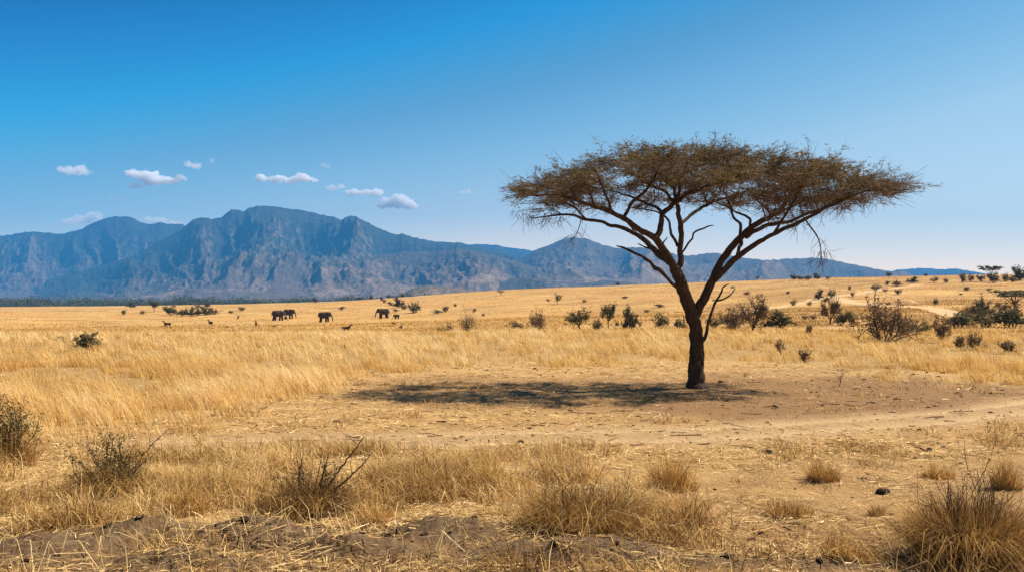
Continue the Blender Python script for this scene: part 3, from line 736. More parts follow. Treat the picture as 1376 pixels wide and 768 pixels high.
proto('green_a', grow_shrub(1, 9, .8, 3, 1500, .05), M_GREEN, M_TWIG)
proto('green_b', grow_shrub(2, 8, .9, 3, 1300, .055), M_GREEN, M_TWIG)
proto('round_a', grow_shrub(3, 9, .8, 3, 2000, .05, leaf_low=.12), M_GREEN, M_TWIG)
proto('olive_a', grow_shrub(4, 9, .7, 3, 1000, .045), M_OLIVE, M_TWIG2)
proto('olive_b', grow_shrub(5, 8, .9, 3, 800, .045, lean=.25), M_OLIVE, M_TWIG2)
proto('brown_a', grow_shrub(6, 9, .9, 3, 1100, .05), M_BROWN, M_TWIG)
proto('brown_b', grow_shrub(7, 8, 1.1, 3, 900, .05, lean=-.3), M_BROWN, M_TWIG)
proto('bare_a', grow_shrub(8, 6, .75, 4, 500, .03, trunk=.18, thick=.024, kids=6, up=.5), M_BROWN, M_TWIG)
proto('bare_b', grow_shrub(9, 9, .85, 4, 700, .03, thick=.017, kids=5), M_BROWN, M_TWIG)
proto('sparse_a', grow_shrub(10, 12, .45, 3, 350, .03, thick=.014), M_OLIVE, M_TWIG2)
proto('flat_a', grow_flat_crown(11), M_OLIVE, M_TWIG)
proto('flat_b', grow_flat_crown(12, 1600), M_GREEN, M_TWIG)
proto('tree_a', grow_shrub(13, 7, .8, 3, 1300, .05, trunk=.32, thick=.022, leaf_low=.42), M_GREEN, M_TWIG)
proto('tree_b', grow_shrub(14, 7, .85, 3, 800, .045, trunk=.30, thick=.022, leaf_low=.4), M_OLIVE, M_TWIG)

NAMES = {'green': ('shrub', 'shrub'), 'round': ('shrub', 'shrub'), 'olive': ('shrub', 'shrub'), 'brown': ('shrub', 'shrub'), 'bare': ('thorn_bush', 'bush'),
         'sparse': ('shrub', 'shrub'), 'flat': ('thorn_tree', 'tree'), 'tree': ('small_tree', 'tree')}
# column, base row, width, height (frame pixels), kind, label
SHRUBS = [
 (118, 471, 36, 21, 'green_a', 'green rounded shrub standing alone in the tall golden grass, far left', 0),
 (82, 459, 13, 7, 'brown_a', 'low brown tuft of shrub up and left of the green shrub in the tall grass', 0),
 (207, 419, 10, 13, 'tree_a', 'small dark tree beside the long dark thicket at the edge of the plain', 0),
 (229, 423, 18, 11, 'green_a', 'leftmost and tallest dark bush of the long thicket on the plain', 1),
 (244, 424, 15, 8, 'green_b', 'low dark bush second from the left in the long thicket on the plain', 1),
 (256, 424, 11, 10, 'round_a', 'middle dark bush of the long thicket on the plain', 1),
 (266, 424, 11, 9, 'green_a', 'dark bush second from the right in the long thicket on the plain', 1),
 (277, 423, 14, 10, 'round_a', 'rightmost dark bush of the long thicket on the plain', 1),
 (289, 422, 14, 6, 'brown_b', 'low brown bush trailing off the right end of the long thicket', 0),
 (176, 413, 11, 6, 'round_a', 'dark wide bush on the skyline of the plain, left of the small dark tree', 0),
 (166, 423, 7, 6, 'brown_a', 'small brown bush below the dark wide bush on the left skyline', 0),
 (192, 422, 7, 5, 'brown_b', 'small brown bush just left of the small dark tree by the thicket', 0),
 (266, 414, 8, 5, 'olive_a', 'pale olive bush just behind the long thicket', 0),
 (279, 413, 7, 6, 'green_b', 'small dark bush behind the right end of the long thicket', 0),
 (325, 417, 11, 4, 'brown_a', 'flat brown bush between the long thicket and the pair of elephants', 0),
 (311, 421, 8, 4, 'brown_b', 'flat little bush just right of the long thicket, lower of two', 0),
 (424, 408, 8, 7, 'bare_a', 'tiny bare bush on the skyline above the elephant walking alone', 0),
 (460, 416, 8, 4, 'brown_a', 'tiny dark bush halfway between two elephants, on open grass', 0),
 (483, 401, 7, 4, 'green_b', 'leftmost of four small bushes on the skyline above the elephant calf', 0),
 (499, 400, 6, 5, 'round_a', 'second from the left of four small bushes on the skyline above the elephant calf', 0),
 (522, 399, 7, 4, 'green_a', 'third from the left of four small bushes on the skyline above the elephant calf', 0),
 (541, 398, 5, 4, 'green_b', 'rightmost of four small bushes on the skyline above the elephant calf', 0),
 (512, 404, 6, 5, 'brown_a', 'upper small bush in the line that runs down towards the dark round bush', 0),
 (517, 407, 6, 5, 'brown_b', 'middle small bush in the line that runs down towards the dark round bush', 0),
 (524, 411, 7, 5, 'brown_a', 'lowest small bush in the line that runs down towards the dark round bush', 0),
 (536, 413, 13, 12, 'round_a', 'dark round bush on the slope above the elephant calf', 0),
 (544, 416, 10, 6, 'brown_b', 'low dark bush leaning against the dark round bush above the calf', 0),
 (557, 420, 22, 12, 'olive_a', 'wide grey green bush on the slope right of the elephant calf', 0),
 (586, 421, 13, 5, 'olive_b', 'low flat bush on the slope right of the wide grey green bush', 0),
 (599, 419, 9, 7, 'brown_a', 'small brown bush beside the low flat bush on the middle slope', 0),
 (612, 412, 5, 4, 'brown_b', 'tiny dark dot of a bush high on the middle slope', 0),
 (638, 419, 6, 4, 'brown_a', 'tiny dark bush above the upright sparse shrub on the middle slope', 0),
 (673, 397, 8, 6, 'flat_a', 'tiny flat tree on the skyline of the middle slope, below the hanging dead twig', 0),
 (628, 447, 24, 24, 'sparse_a', 'upright sparse shrub with many thin stems behind the tall grass', 0),
 (604, 446, 10, 9, 'bare_b', 'thin bare bush just left of the upright sparse shrub', 0),
 (594, 446, 14, 6, 'brown_b', 'low dark sprawling bush left of the thin bare bush behind the tall grass', 0),
 (690, 445, 21, 13, 'olive_b', 'low olive shrub leaning to the right behind the tall grass', 0),
 (722, 446, 24, 22, 'bare_b', 'half bare shrub left of the small round crowned tree behind the tall grass', 0),
 (778, 445, 33, 25, 'tree_b', 'small round crowned tree at the left end of the row behind the tall grass', 0),
 (802, 445, 16, 14, 'olive_a', 'low bush between the small round crowned tree and the tall dense one', 0),
 (818, 442, 19, 29, 'tree_a', 'tall dense dark green bush, fullest of the row behind the tall grass', 0),
 (847, 443, 19, 26, 'round_a', 'upright green bush just right of the tall dense one', 0),
 (886, 442, 21, 20, 'olive_b', 'grey green bush leaning right, left of the acacia trunk', 0),
 (913, 442, 17, 12, 'green_b', 'low dark bush right against the left side of the acacia trunk', 0),
 (749, 409, 10, 12, 'tree_b', 'tiny tree alone on the hillside above the small round crowned tree', 0),
 (736, 405, 5, 3, 'brown_a', 'tiny dark bush left of the tiny tree alone on the hillside', 0),
 (786, 406, 6, 3, 'brown_b', 'tiny dark bush right of the tiny tree alone on the hillside', 0),
 (840, 401, 9, 3, 'brown_a', 'flat dark bush high on the hillside left of the acacia', 0),
 (870, 420, 9, 4, 'brown_b', 'low dark bush on the hillside above the grey green leaning bush', 0),
 (885, 413, 14, 4, 'brown_a', 'long low dark bush on the hillside just left of the acacia fork', 0),
 (830, 382, 6, 4, 'green_a', 'tiny bush on the skyline under the broken dead branch of the acacia', 0),
 (960, 441, 18, 14, 'olive_a', 'low grey bush just right of the acacia trunk', 0),
 (984, 442, 38, 23, 'bare_b', 'wide greyish thorn bush between the acacia trunk and the bare little tree', 0),
 (1012, 449, 32, 40, 'bare_a', 'bare little tree with a dark stem, right of the acacia trunk', 0),
 (1046, 441, 34, 20, 'round_a', 'low green bush just right of the bare little tree', 0),
 (1088, 449, 11, 11, 'brown_a', 'small dark bush alone in grass, left of the pair of bare and green shrubs', 0),
 (1116, 436, 20, 30, 'bare_a', 'thin bare tree standing against a green shrub on the right slope', 0),
 (1131, 437, 20, 17, 'green_a', 'green shrub between a thin bare tree and a dark shrub on the right slope', 0),
 (1143, 437, 13, 17, 'brown_a', 'dark shrub touching the right side of a green shrub on the right slope', 0),
 (1190, 459, 66, 44, 'bare_b', 'largest dark thorn bush on the right slope, bare and many stemmed', 0),
 (1216, 453, 30, 22, 'bare_b', 'pale twiggy bush leaning out of the right side of the largest thorn bush', 0),
 (1240, 449, 20, 16, 'olive_a', 'grey green bush right of the largest thorn bush', 0),
 (1100, 402, 11, 11, 'round_a', 'dark bush left of two standing by the pale hillside track', 0),
 (1117, 400, 11, 10, 'olive_a', 'paler bush right of two standing by the pale hillside track', 0),
 (1110, 406, 9, 5, 'brown_a', 'low brown bush right at the edge of the pale hillside track', 0),
 (1146, 399, 6, 6, 'brown_b', 'small dark bush above the bend of the pale hillside track', 0),
 (1142, 390, 5, 5, 'brown_a', 'tiny brown bush up the slope from the bend of the pale track', 0),
 (1176, 390, 12, 7, 'olive_a', 'pale grey green bush beside the upper end of the hillside track', 0),
 (1190, 392, 8, 4, 'brown_b', 'low dark bush just below the upper end of the hillside track', 0),
 (1193, 383, 7, 5, 'brown_a', 'left one of two dark bushes above the hillside track end', 0),
 (1206, 384, 12, 6, 'green_b', 'right, wider one of two dark bushes above the hillside track end', 0),
 (1226, 380, 13, 7, 'round_a', 'dark low bush close under the skyline right of the acacia crown tip', 0),
 (1244, 371, 6, 3, 'green_a', 'tiny bush on the skyline left of the umbrella tree', 0),
 (1255, 380, 9, 6, 'bare_a', 'tiny thin bare bush below the skyline, left of the right thicket', 0),
 (1271, 380, 7, 5, 'brown_a', 'tiny dark bush below the skyline next to the thin bare bush', 0),
 (1194, 374, 7, 7, 'tree_a', 'tiny round tree on the skyline under the tip of the acacia crown', 0),
 (1113, 375, 8, 4, 'brown_b', 'tiny low bush on the skyline just right of the dark row of four', 0),
 (1067, 376, 9, 6, 'green_a', 'leftmost of four dark bushes in a row on the skyline', 1),
 (1076, 376, 8, 4, 'green_b', 'second from the left of four dark bushes in a row on the skyline', 1),
 (1085, 376, 11, 5, 'green_a', 'third from the left of four dark bushes in a row on the skyline', 1),
 (1098, 375, 10, 7, 'round_a', 'rightmost and tallest of four dark bushes in a row on the skyline', 1),
 (1018, 376, 6, 5, 'tree_b', 'tiny tree on the skyline between the acacia limbs and the row of four bushes', 0),
 (1293, 380, 10, 11, 'brown_a', 'brown bush at the left end of the right skyline thicket', 1),
 (1304, 379, 9, 10, 'olive_b', 'leaning brown bush second from the left in the right skyline thicket', 1),
 (1319, 378, 12, 8, 'brown_b', 'low brown bush just left of the umbrella tree in the right skyline thicket', 1),
 (1331, 378, 18, 19, 'flat_b', 'umbrella shaped tree standing above the right skyline thicket', 0),
 (1335, 380, 15, 12, 'green_a', 'dark bush at the foot of the umbrella tree on the right skyline', 0),
 (1351, 378, 13, 9, 'olive_a', 'greyer bush right of the umbrella tree on the right skyline', 1),
 (1371, 376, 20, 15, 'round_a', 'big dark round bush on the skyline at the far right', 0),
 (1360, 379, 12, 6, 'brown_a', 'low brown bush below the big dark round bush on the far right skyline', 0),
 (1257, 409, 10, 7, 'olive_a', 'small bush in open grass above the curve of the right hand track', 0),
 (1322, 425, 20, 18, 'green_b', 'dark upright bush, upper one of the clump right of the track end', 1),
 (1304, 425, 20, 13, 'bare_b', 'greyish bush, upper left one of the clump right of the track end', 1),
 (1288, 441, 32, 17, 'green_a', 'green bush, lower left one of the clump right of the track end', 1),
 (1324, 440, 36, 20, 'olive_a', 'grey green bush, lower middle one of the clump right of the track end', 1),
 (1360, 440, 36, 21, 'green_b', 'dark green bush, lower right one of the clump right of the track end', 1),
 (1363, 421, 44, 28, 'flat_a', 'small flat topped acacia at the right edge above a dark green bush', 0),
 (1351, 417, 15, 7, 'brown_a', 'low dark bush beside the stem of the small flat topped acacia', 0),
 (1268, 460, 24, 29, 'brown_b', 'dark leaning bush at the edge of the tall grass on the right', 0),
 (1289, 470, 15, 17, 'brown_a', 'small dark upright bush right of the dark leaning bush', 0),
 (1309, 470, 22, 19, 'bare_b', 'bare pale twiggy bush right of the small dark upright bush', 0),
 (1352, 475, 24, 15, 'brown_a', 'dark low bush in the grass near the right edge', 0),
 (1049, 477, 14, 16, 'bare_a', 'small bare dead bush in the tall grass right of the acacia trunk', 0),
 (1082, 487, 16, 16, 'brown_b', 'reddish brown withered bush at the front edge of the right tall grass', 0),
]
GROUPS = {'thicket on the plain': 'bushes of the long thicket on the plain', 'row on the skyline': 'bushes in a row on the skyline', 'right skyline thicket': 'bushes of the right skyline thicket',
          'clump right of': 'bushes of the clump right of the track end', 'right skyline': 'bushes of the right skyline thicket'}
SLOPE = [(rng.uniform(930, 1370), rng.uniform(384, 440)) for i in range(24)]
for (a_, b_) in SLOPE:
    wd_ = rng.uniform(4, 11); SHRUBS.append((a_, b_, wd_, wd_ * rng.uniform(.4, .75), ['brown_a', 'brown_b', 'olive_a', 'bare_b'][rng.integers(4)], 'low scrub bush among many scattered over the right hillside', 2))
PLAIN = [(rng.uniform(10, 900), rng.uniform(412, 446)) for i in range(12)]
for (a_, b_) in PLAIN:
    wd_ = rng.uniform(4, 9); SHRUBS.append((a_, b_, wd_, wd_ * rng.uniform(.3, .6), ['brown_a', 'brown_b', 'olive_a', 'brown_a'][rng.integers(4)], 'low brown scrub bush among many dotted over the open plain', 3))
first = {}
for (px, py, wd, ht, key, label, grp) in SHRUBS:
    x, y, z = hit(px, py); k = y / F; e_ = 1.32 if key[:4] == 'bare' or 'clump right of' in label else 1.16
    W = wd * k * e_; Ht = ht * k * e_
    sm, fm, both = PROTO[key]; nm, cat = NAMES[key.split('_')[0]]
    g = None
    if grp == 2: g = 'scrub bushes scattered over the right hillside'
    elif grp == 3: g = 'scrub bushes dotted over the open plain'
    elif grp: g = next(v for q, v in GROUPS.items() if q in label)
    yaw = 0.0 if key in ('olive_b', 'brown_b') else rng.random() * 6.283
    if wd < 9 and both is not None:
        o = link(nm, both); tag(o, label, cat, g)
    else:
        if key in first:
            o = copy_tree(first[key]); o['label'] = label
            if g: o['group'] = g
            elif 'group' in o.keys(): del o['group']
        else:
            o = thing(nm, label, cat, group=g); first[key] = o
            link('stem', sm, o)
            if fm is not None: link('foliage', fm, o)
    o.location = (x, y, z - .02 * Ht); o.rotation_euler = (0, 0, yaw); o.scale = (W, W, Ht)

# ------------------------------------------------------------------ tussocks and shrubs of the foreground
def tussock(px, py, wd, ht, label, n=900, tilt=0.3, m=None, dark=.45, stalks=0):
    x, y, z = hit(px, py); k = y / F; W = wd * k / 2; Hh = ht * k
    r = np.sqrt(rng.random(n)) * W * .62; a = rng.random(n) * 6.283
    X = np.cos(a) * r; Y = np.sin(a) * r * .8; wob = fbm(X * 7 + px, Y * 7, 2, 7)
    h = Hh * rng.uniform(.25, 1.12, n) * (1 - .5 * (r / (W * .62)) ** 2) * np.clip(.9 + .9 * wob, .25, 1.3)
    th = np.where(rng.random(n) < .5, a + rng.normal(size=n) * .8, rng.random(n) * 6.283); lean = np.clip(.3 + .6 * r / (W * .62) + rng.normal(size=n) * .4, 0, 1.8) * min(1.3, W / Hh)
    dx = np.cos(th) - tilt * .5; dy = np.sin(th)
    zz = hf(X + x, Y + y) - z - .015
    v, t, q, va = blades(X, Y, h, np.full(n, .0058) * rng.uniform(.6, 1.4, n), dx, dy, lean, rng.random(n) * 6.283, np.clip(dark + .26 * rng.normal(size=n), 0, 1), z0=zz, stiff=.4)
    o = link('grass_tussock', mk_mesh('grass_tussock', v, t, q, [m or M_TUSS], {'var': va})); tag(o, label, 'grass', 'dry grass tussocks in the foreground'); o.location = (x, y, z)
    return o
tussock(905, 657, 100, 50, 'golden tussock with a dark hollow, just past the sprawling reddish bush', 1300, .3)
tussock(1106, 645, 66, 40, 'brown tussock with upright stalks on the bare ground right of centre', 800, -.2, dark=.35)
tussock(1262, 641, 66, 30, 'low tan tussock on the bare ground next to the thin sapling', 700, .5)
tussock(1352, 658, 60, 44, 'tussock at the right edge behind the thin sapling', 800, .2, dark=.35)
tussock(1062, 690, 90, 34, 'flattened brown tussock below the one with upright stalks', 700, .2, dark=.3)
tussock(1140, 752, 110, 40, 'low straw tussock at the bottom, left of the biggest brown one', 900, .1, dark=.5)
tussock(575, 662, 96, 48, 'straw tussock in the middle foreground, left of the sprawling reddish bush', 1100, .6, dark=.5)
tussock(1180, 690, 40, 22, 'small grey brown tussock between the flattened one and the biggest one', 350, .1, dark=.25)
tussock(650, 655, 80, 44, 'straw tussock with leaning stems beside the left side of the sprawling reddish bush', 800, .8, dark=.55)
tussock(250, 690, 90, 46, 'pale straw tussock in front of the olive leafed shrub on the left', 900, .3, dark=.55)
tussock(330, 668, 80, 44, 'pale straw tussock left of the bush with crooked black branches', 800, -.3, dark=.55)
tussock(510, 700, 90, 40, 'pale straw tussock at the foot of the bush with crooked black branches, on its right', 800, .2, dark=.6)

def fore_bush(name, px, py, wd, ht, label, seed, leafs, leaf, lm, stems, spread, tm, thick, lean=0.0, low=.2, under=900, udark=.2, kids=3, cat='bush', uh=.75, ur=.36):
    x, y, z = hit(px, py); k = y / F; W = wd * k; Hh = ht * k
    (tv, tq), lv = grow_shrub(seed, stems, spread, 3, leafs, leaf / max(W, Hh), lean, .5, 0, thick / W, .35, low, kids)
    o = thing(name, label, cat, (x, y, z))
    sc = np.array([W, W * .8, Hh])
    g = Geo(); g.add(tv * sc, Q=tq, a=.5); link('stem', g.build('stem', [tm]), o)
    if lv is not None:
        c = lv[0].reshape(-1, 4, 3); cen = c.mean(1, keepdims=True); vv = (cen * sc + (c - cen) * max(W, Hh)).reshape(-1, 3)
        g = Geo(); g.add(vv, Q=lv[1], a=lv[2]); link('foliage', g.build('foliage', [lm]), o)
    if under:
        n = under; r = np.sqrt(rng.random(n)) * W * ur; a = rng.random(n) * 6.283; X = np.cos(a) * r; Y = np.sin(a) * r * .8; a2 = np.where(rng.random(n) < .45, a + rng.normal(size=n) * .5, rng.random(n) * 6.283)
        v, t, q, va = blades(X, Y, Hh * rng.uniform(.2, uh, n), np.full(n, .006), np.cos(a2), np.sin(a2), np.clip(.8 + rng.normal(size=n) * .6, 0, 2.0), rng.random(n) * 6.283,
                             np.clip(udark + .25 * rng.normal(size=n), 0, 1), z0=hf(X + x, Y + y) - z - .015, stiff=.4)
        link('dry_blades', mk_mesh('dry_blades', v, t, q, [M_TUSS], {'var': va}), o)
    return o, x, y, z
def sticks(o, x, y, z, lists, rad, name='branch'):
    for pts in lists:
        y0 = y
        P = np.array([((a - CX) / F * y0 - x, d, H + (YH - b) / F * y0 - z) for (a, b, d) in pts])
        P, R = resample(P, np.linspace(rad, rad * .4, len(P)), .03)
        P = P + rng.normal(size=P.shape) * .004
        V, T, Q = tube(P, R, 5, .2, 3); g = Geo(); g.add(V, T, Q, .5)
        for k in range(5):
            i = rng.integers(len(P) // 3, len(P)); d = rng.normal(size=3) * .10 + np.array([0, 0, .07]); pp = np.array([P[i], P[i] + d * .5, P[i] + d + rng.normal(size=3) * .02])
            V, T, Q = tube(pp, np.array([rad * .35, rad * .28, rad * .15]), 4); g.add(V, T, Q, .5)
        link(name, g.build(name, [M_TWIG], True), o)
fore_bush('thorn_bush', 8, 628, 96, 92, 'dark green thorny bush cut by the left edge of the view', 31, 2600, .017, M_SHRUBL, 26, .8, M_TWIG, .011, udark=.3, low=.15)
b = fore_bush('leafy_shrub', 150, 664, 118, 86, 'olive leafed shrub with dark sticks in the left foreground', 32, 1500, .016, M_SHRUBL, 26, .9, M_TWIG, .009, udark=.3, low=.25)
sticks(*b, [[(160, 655, 0), (180, 625, .05), (200, 598, .1), (222, 577, .15)], [(168, 655, 0), (188, 628, -.1), (206, 612, -.15)]], .008)
b = fore_bush('thorn_bush', 418, 690, 124, 80, 'dark bush with crooked black branches rising to the right, left of centre', 33, 700, .013, M_SHRUBL, 22, .8, M_TWIG, .009, udark=.06, under=2200, low=.3)
sticks(*b, [[(425, 680, 0), (444, 648, .03), (462, 622, .1), (480, 598, .12), (487, 588, .12)], [(430, 680, 0), (452, 655, -.05), (470, 640, -.1), (488, 622, -.12), (502, 606, -.1)],
            [(420, 680, 0), (405, 655, .05), (398, 640, .1), (402, 622, .1)], [(424, 680, 0), (432, 640, .1), (438, 612, .15)]], .012)
fore_bush('dry_bush', 785, 712, 190, 88, 'wide sprawling dry bush with thin reddish stems in the centre foreground', 34, 300, .012, M_BROWN, 30, 1.0, M_TWIG, .006, udark=.25, under=2800, low=.3)
fore_bush('grass_tussock', 1304, 752, 165, 116, 'biggest brown tussock with a shaded heart of dark stems, in the bottom right corner', 35, 0, .01, M_BROWN, 46, 1.0, M_TWIG, .008, udark=.2, under=6500, uh=.88, ur=.36, kids=4, cat='grass')  # dark stems inside stand in for the shaded hollow of the tussock
x, y, z = hit(1292, 690)
sap = thing('sapling', 'thin bare sapling rising from the biggest brown tussock', 'plant', (x, y, z))
sticks(sap, x, y, z, [[(1292, 690, 0), (1310, 655, 0), (1330, 625, .05), (1340, 598, .05), (1347, 572, .05)], [(1310, 655, 0), (1304, 620, .1), (1303, 590, .1)]], .0045, 'stem')
x, y, z = hit(1128, 519)
sap = thing('sapling', 'thin dead sapling on bare soil right of the acacia', 'plant', (x, y, z))
sticks(sap, x, y, z, [[(1128, 519, 0), (1131, 509, .05), (1135, 499, .1)], [(1130, 513, 0), (1128, 505, .1)]], .012, 'stem')

# ------------------------------------------------------------------ dark stones and dung on the bare soil
def clod_mesh(seed, lumps=3):
    rg = np.random.default_rng(seed); n, k = 14, 9
    th = np.linspace(0, math.pi, k); ph = np.arange(n) / n * 6.283
    T, Pp = np.meshgrid(th, ph, indexing='ij')
    r = 1 + .28 * vnoise(np.cos(Pp) * np.sin(T) * 1.7 + seed * 3.1, np.sin(Pp) * np.sin(T) * 1.7 + np.cos(T) * 2.1, seed) + .14 * vnoise(np.cos(Pp) * np.sin(T) * 4 + seed, np.sin(Pp) * np.sin(T) * 4 + np.cos(T) * 4, seed + 5)
    V = np.stack([r * np.sin(T) * np.cos(Pp), r * np.sin(T) * np.sin(Pp) * rg.uniform(.65, .9), r * np.cos(T) * .62 + .3], -1).reshape(-1, 3) * .5
    i, j = np.meshgrid(np.arange(k - 1), np.arange(n), indexing='ij'); a = i * n + j; b_ = i * n + (j + 1) % n
    return mk_mesh('clod', V, None, np.stack([a, b_, b_ + n, a + n], -1).reshape(-1, 4), [M_CLOD], None, True)
def clod_material():
    m, nt, b = mat('dark clod'); f = noise_tex(nt, 6, 5, .7, obj_vec(nt))
    nt.links.new(ramp(nt, f, [(.3, (.022, .013, .008)), (.7, (.085, .054, .034))]), b.inputs['Base Color']); bump(nt, b, f, 1.0, .05); return m
M_CLOD = clod_material()
CL = [clod_mesh(s) for s in (1, 2, 3, 4, 5)]
def clod(px, py, wd, label, group=None):
    x, y, z = hit(px, py); s = wd * y / F
    o = link('dung_clod', CL[rng.integers(5)]); tag(o, label, 'clod', group); o.location = (x, y, z - .06 * s); o.scale = (s, s * .9, s * rng.uniform(.45, .9)); o.rotation_euler = (0, 0, rng.random() * 6.283)
clod(589.5, 567, 7, 'left one of two dark dung clods side by side before the tree shadow')
clod(597.5, 567, 7, 'right one of two dark dung clods side by side before the tree shadow')
clod(838, 553, 8, 'dark dung clod just below the right part of the tree shadow')
clod(1033, 607, 15, 'largest dark dung clod, on the near side of the wheel track right of centre')
clod(1054, 614, 8, 'dark clod just right of the largest one on the near side of the wheel track')
clod(1249, 604, 10, 'dark clod on the near side of the wheel track, left of the thin sapling')
clod(1236, 579, 9, 'dark clod on the near edge of the wheel track, far to the right')
clod(700, 592, 12, 'brown broken dung heap on the near side of the wheel track, in the middle')
clod(1161, 645, 8, 'dark clod between the two tussocks on the right, on pale litter')
clod(1188, 661, 22, 'wide low dark clump below the tussock with upright stalks, to its right')
clod(1146, 597, 14, 'flat dark clod on pale soil above the tussock with upright stalks')
AREAS = [((1000, 1370, 490, 512, 22, 3, 6), 'small dark clod on pale soil at the foot of the right tall grass', 'clods along the right grass edge'),
         ((960, 1370, 514, 560, 30, 3, 9), 'small dark clod on the trampled soil right of the acacia trunk', 'clods right of the acacia trunk'),
         ((820, 1010, 548, 590, 14, 3, 6), 'small dark clod between the acacia trunk and the wheel track', 'clods below the acacia trunk'),
         ((480, 800, 553, 600, 14, 3, 6), 'small dark clod on straw soil in front of the tree shadow', 'clods in front of the tree shadow'),
         ((470, 900, 492, 506, 14, 3, 6), 'small dark clod on straw soil behind the tree shadow', 'clods behind the tree shadow'),
         ((200, 480, 535, 580, 10, 3, 6), 'small dark clod on straw soil left of the tree shadow', 'clods left of the tree shadow'),
         ((1000, 1370, 590, 640, 18, 4, 9), 'small dark clod on pale litter below the right end of the wheel track', 'clods below the right end of the track'),
         ((930, 1200, 650, 750, 16, 5, 11), 'small dark clod among the litter left of the biggest brown tussock', 'clods left of the biggest tussock')]
for (x0, x1, y0, y1, n, s0, s1), lb, gp in AREAS:
    for i in range(int(n * 1.35)):
        clod(rng.uniform(x0, x1), rng.uniform(y0, y1), s0 + (s1 - s0) * rng.random() ** 2.2, lb, gp)
BANK = []
for i in range(75):
    mx = MOUNDS[rng.integers(len(MOUNDS))]
    BANK.append((mx[0] + rng.normal() * 45, min(765, mx[1] + rng.normal() * 12 + 6), 5 + 14 * rng.random() ** 2.5))
for (a, b_, s) in BANK:
    clod(a, b_, s, 'crumbled earth clod on the dug dirt bank along the bottom', 'earth clods on the dirt bank')
# ------------------------------------------------------------------ the acacia
from mathutils.kdtree import KDTree
rng = np.random.default_rng(2024)
TX, TY, TZ = hit(935, 521)
TZ = TZ - .03
acacia = thing('acacia_tree', 'large flat crowned acacia with a dark forked trunk standing on bare soil', 'tree', (TX, TY, TZ))
def q(a, b, d=0.0):
    D = TY + d
    return np.array([(a - CX) / F * D - TX, D - TY, H + (YH - b) / F * D - TZ])
KW = .5 * TY / F * .92                              # half of one frame pixel at the tree, in metres
def limb(pts, name, lumpy=.14, sides=12, seed=1, step=.07, label=None, stem=False):
    P = np.array([q(a, b, d) for (a, b, d, w) in pts]); R = np.array([w * KW for (_, _, _, w) in pts])
    P, R = resample(P, R, step)
    wig = np.stack([vnoise(np.arange(len(P)) * .33, np.full(len(P), seed + s * 7.7), seed) for s in range(3)], 1) * np.minimum(R, .05)[:, None] * .55
    wig[0] = 0; P = P + wig
    if stem:
        hgt = P[:, 2]; R = R * (1 + .55 * np.exp(-np.maximum(hgt, 0) / .17))
    V, T, Q = tube(P, R, sides, lumpy, seed)
    g = Geo(); g.add(V, T, Q, .5)
    o = link(name, g.build(name, [M_BARK], True), acacia)
    if label: o['label'] = label
    return P, R
skel = []
# trunk up to the fork, then the two leaders
skel.append(limb([(936, 524, 0, 25), (936, 512, 0, 22.5), (936, 495, 0, 20.5), (935.5, 470, 0, 19), (934, 447, 0, 19), (932.5, 430, 0, 20), (928, 416, -.02, 18), (922, 400, -.05, 17.5), (915, 382, -.1, 17), (910, 366, -.12, 16), (906, 356, -.15, 15)],
                 'trunk', .16, 18, 3, .05, stem=True))
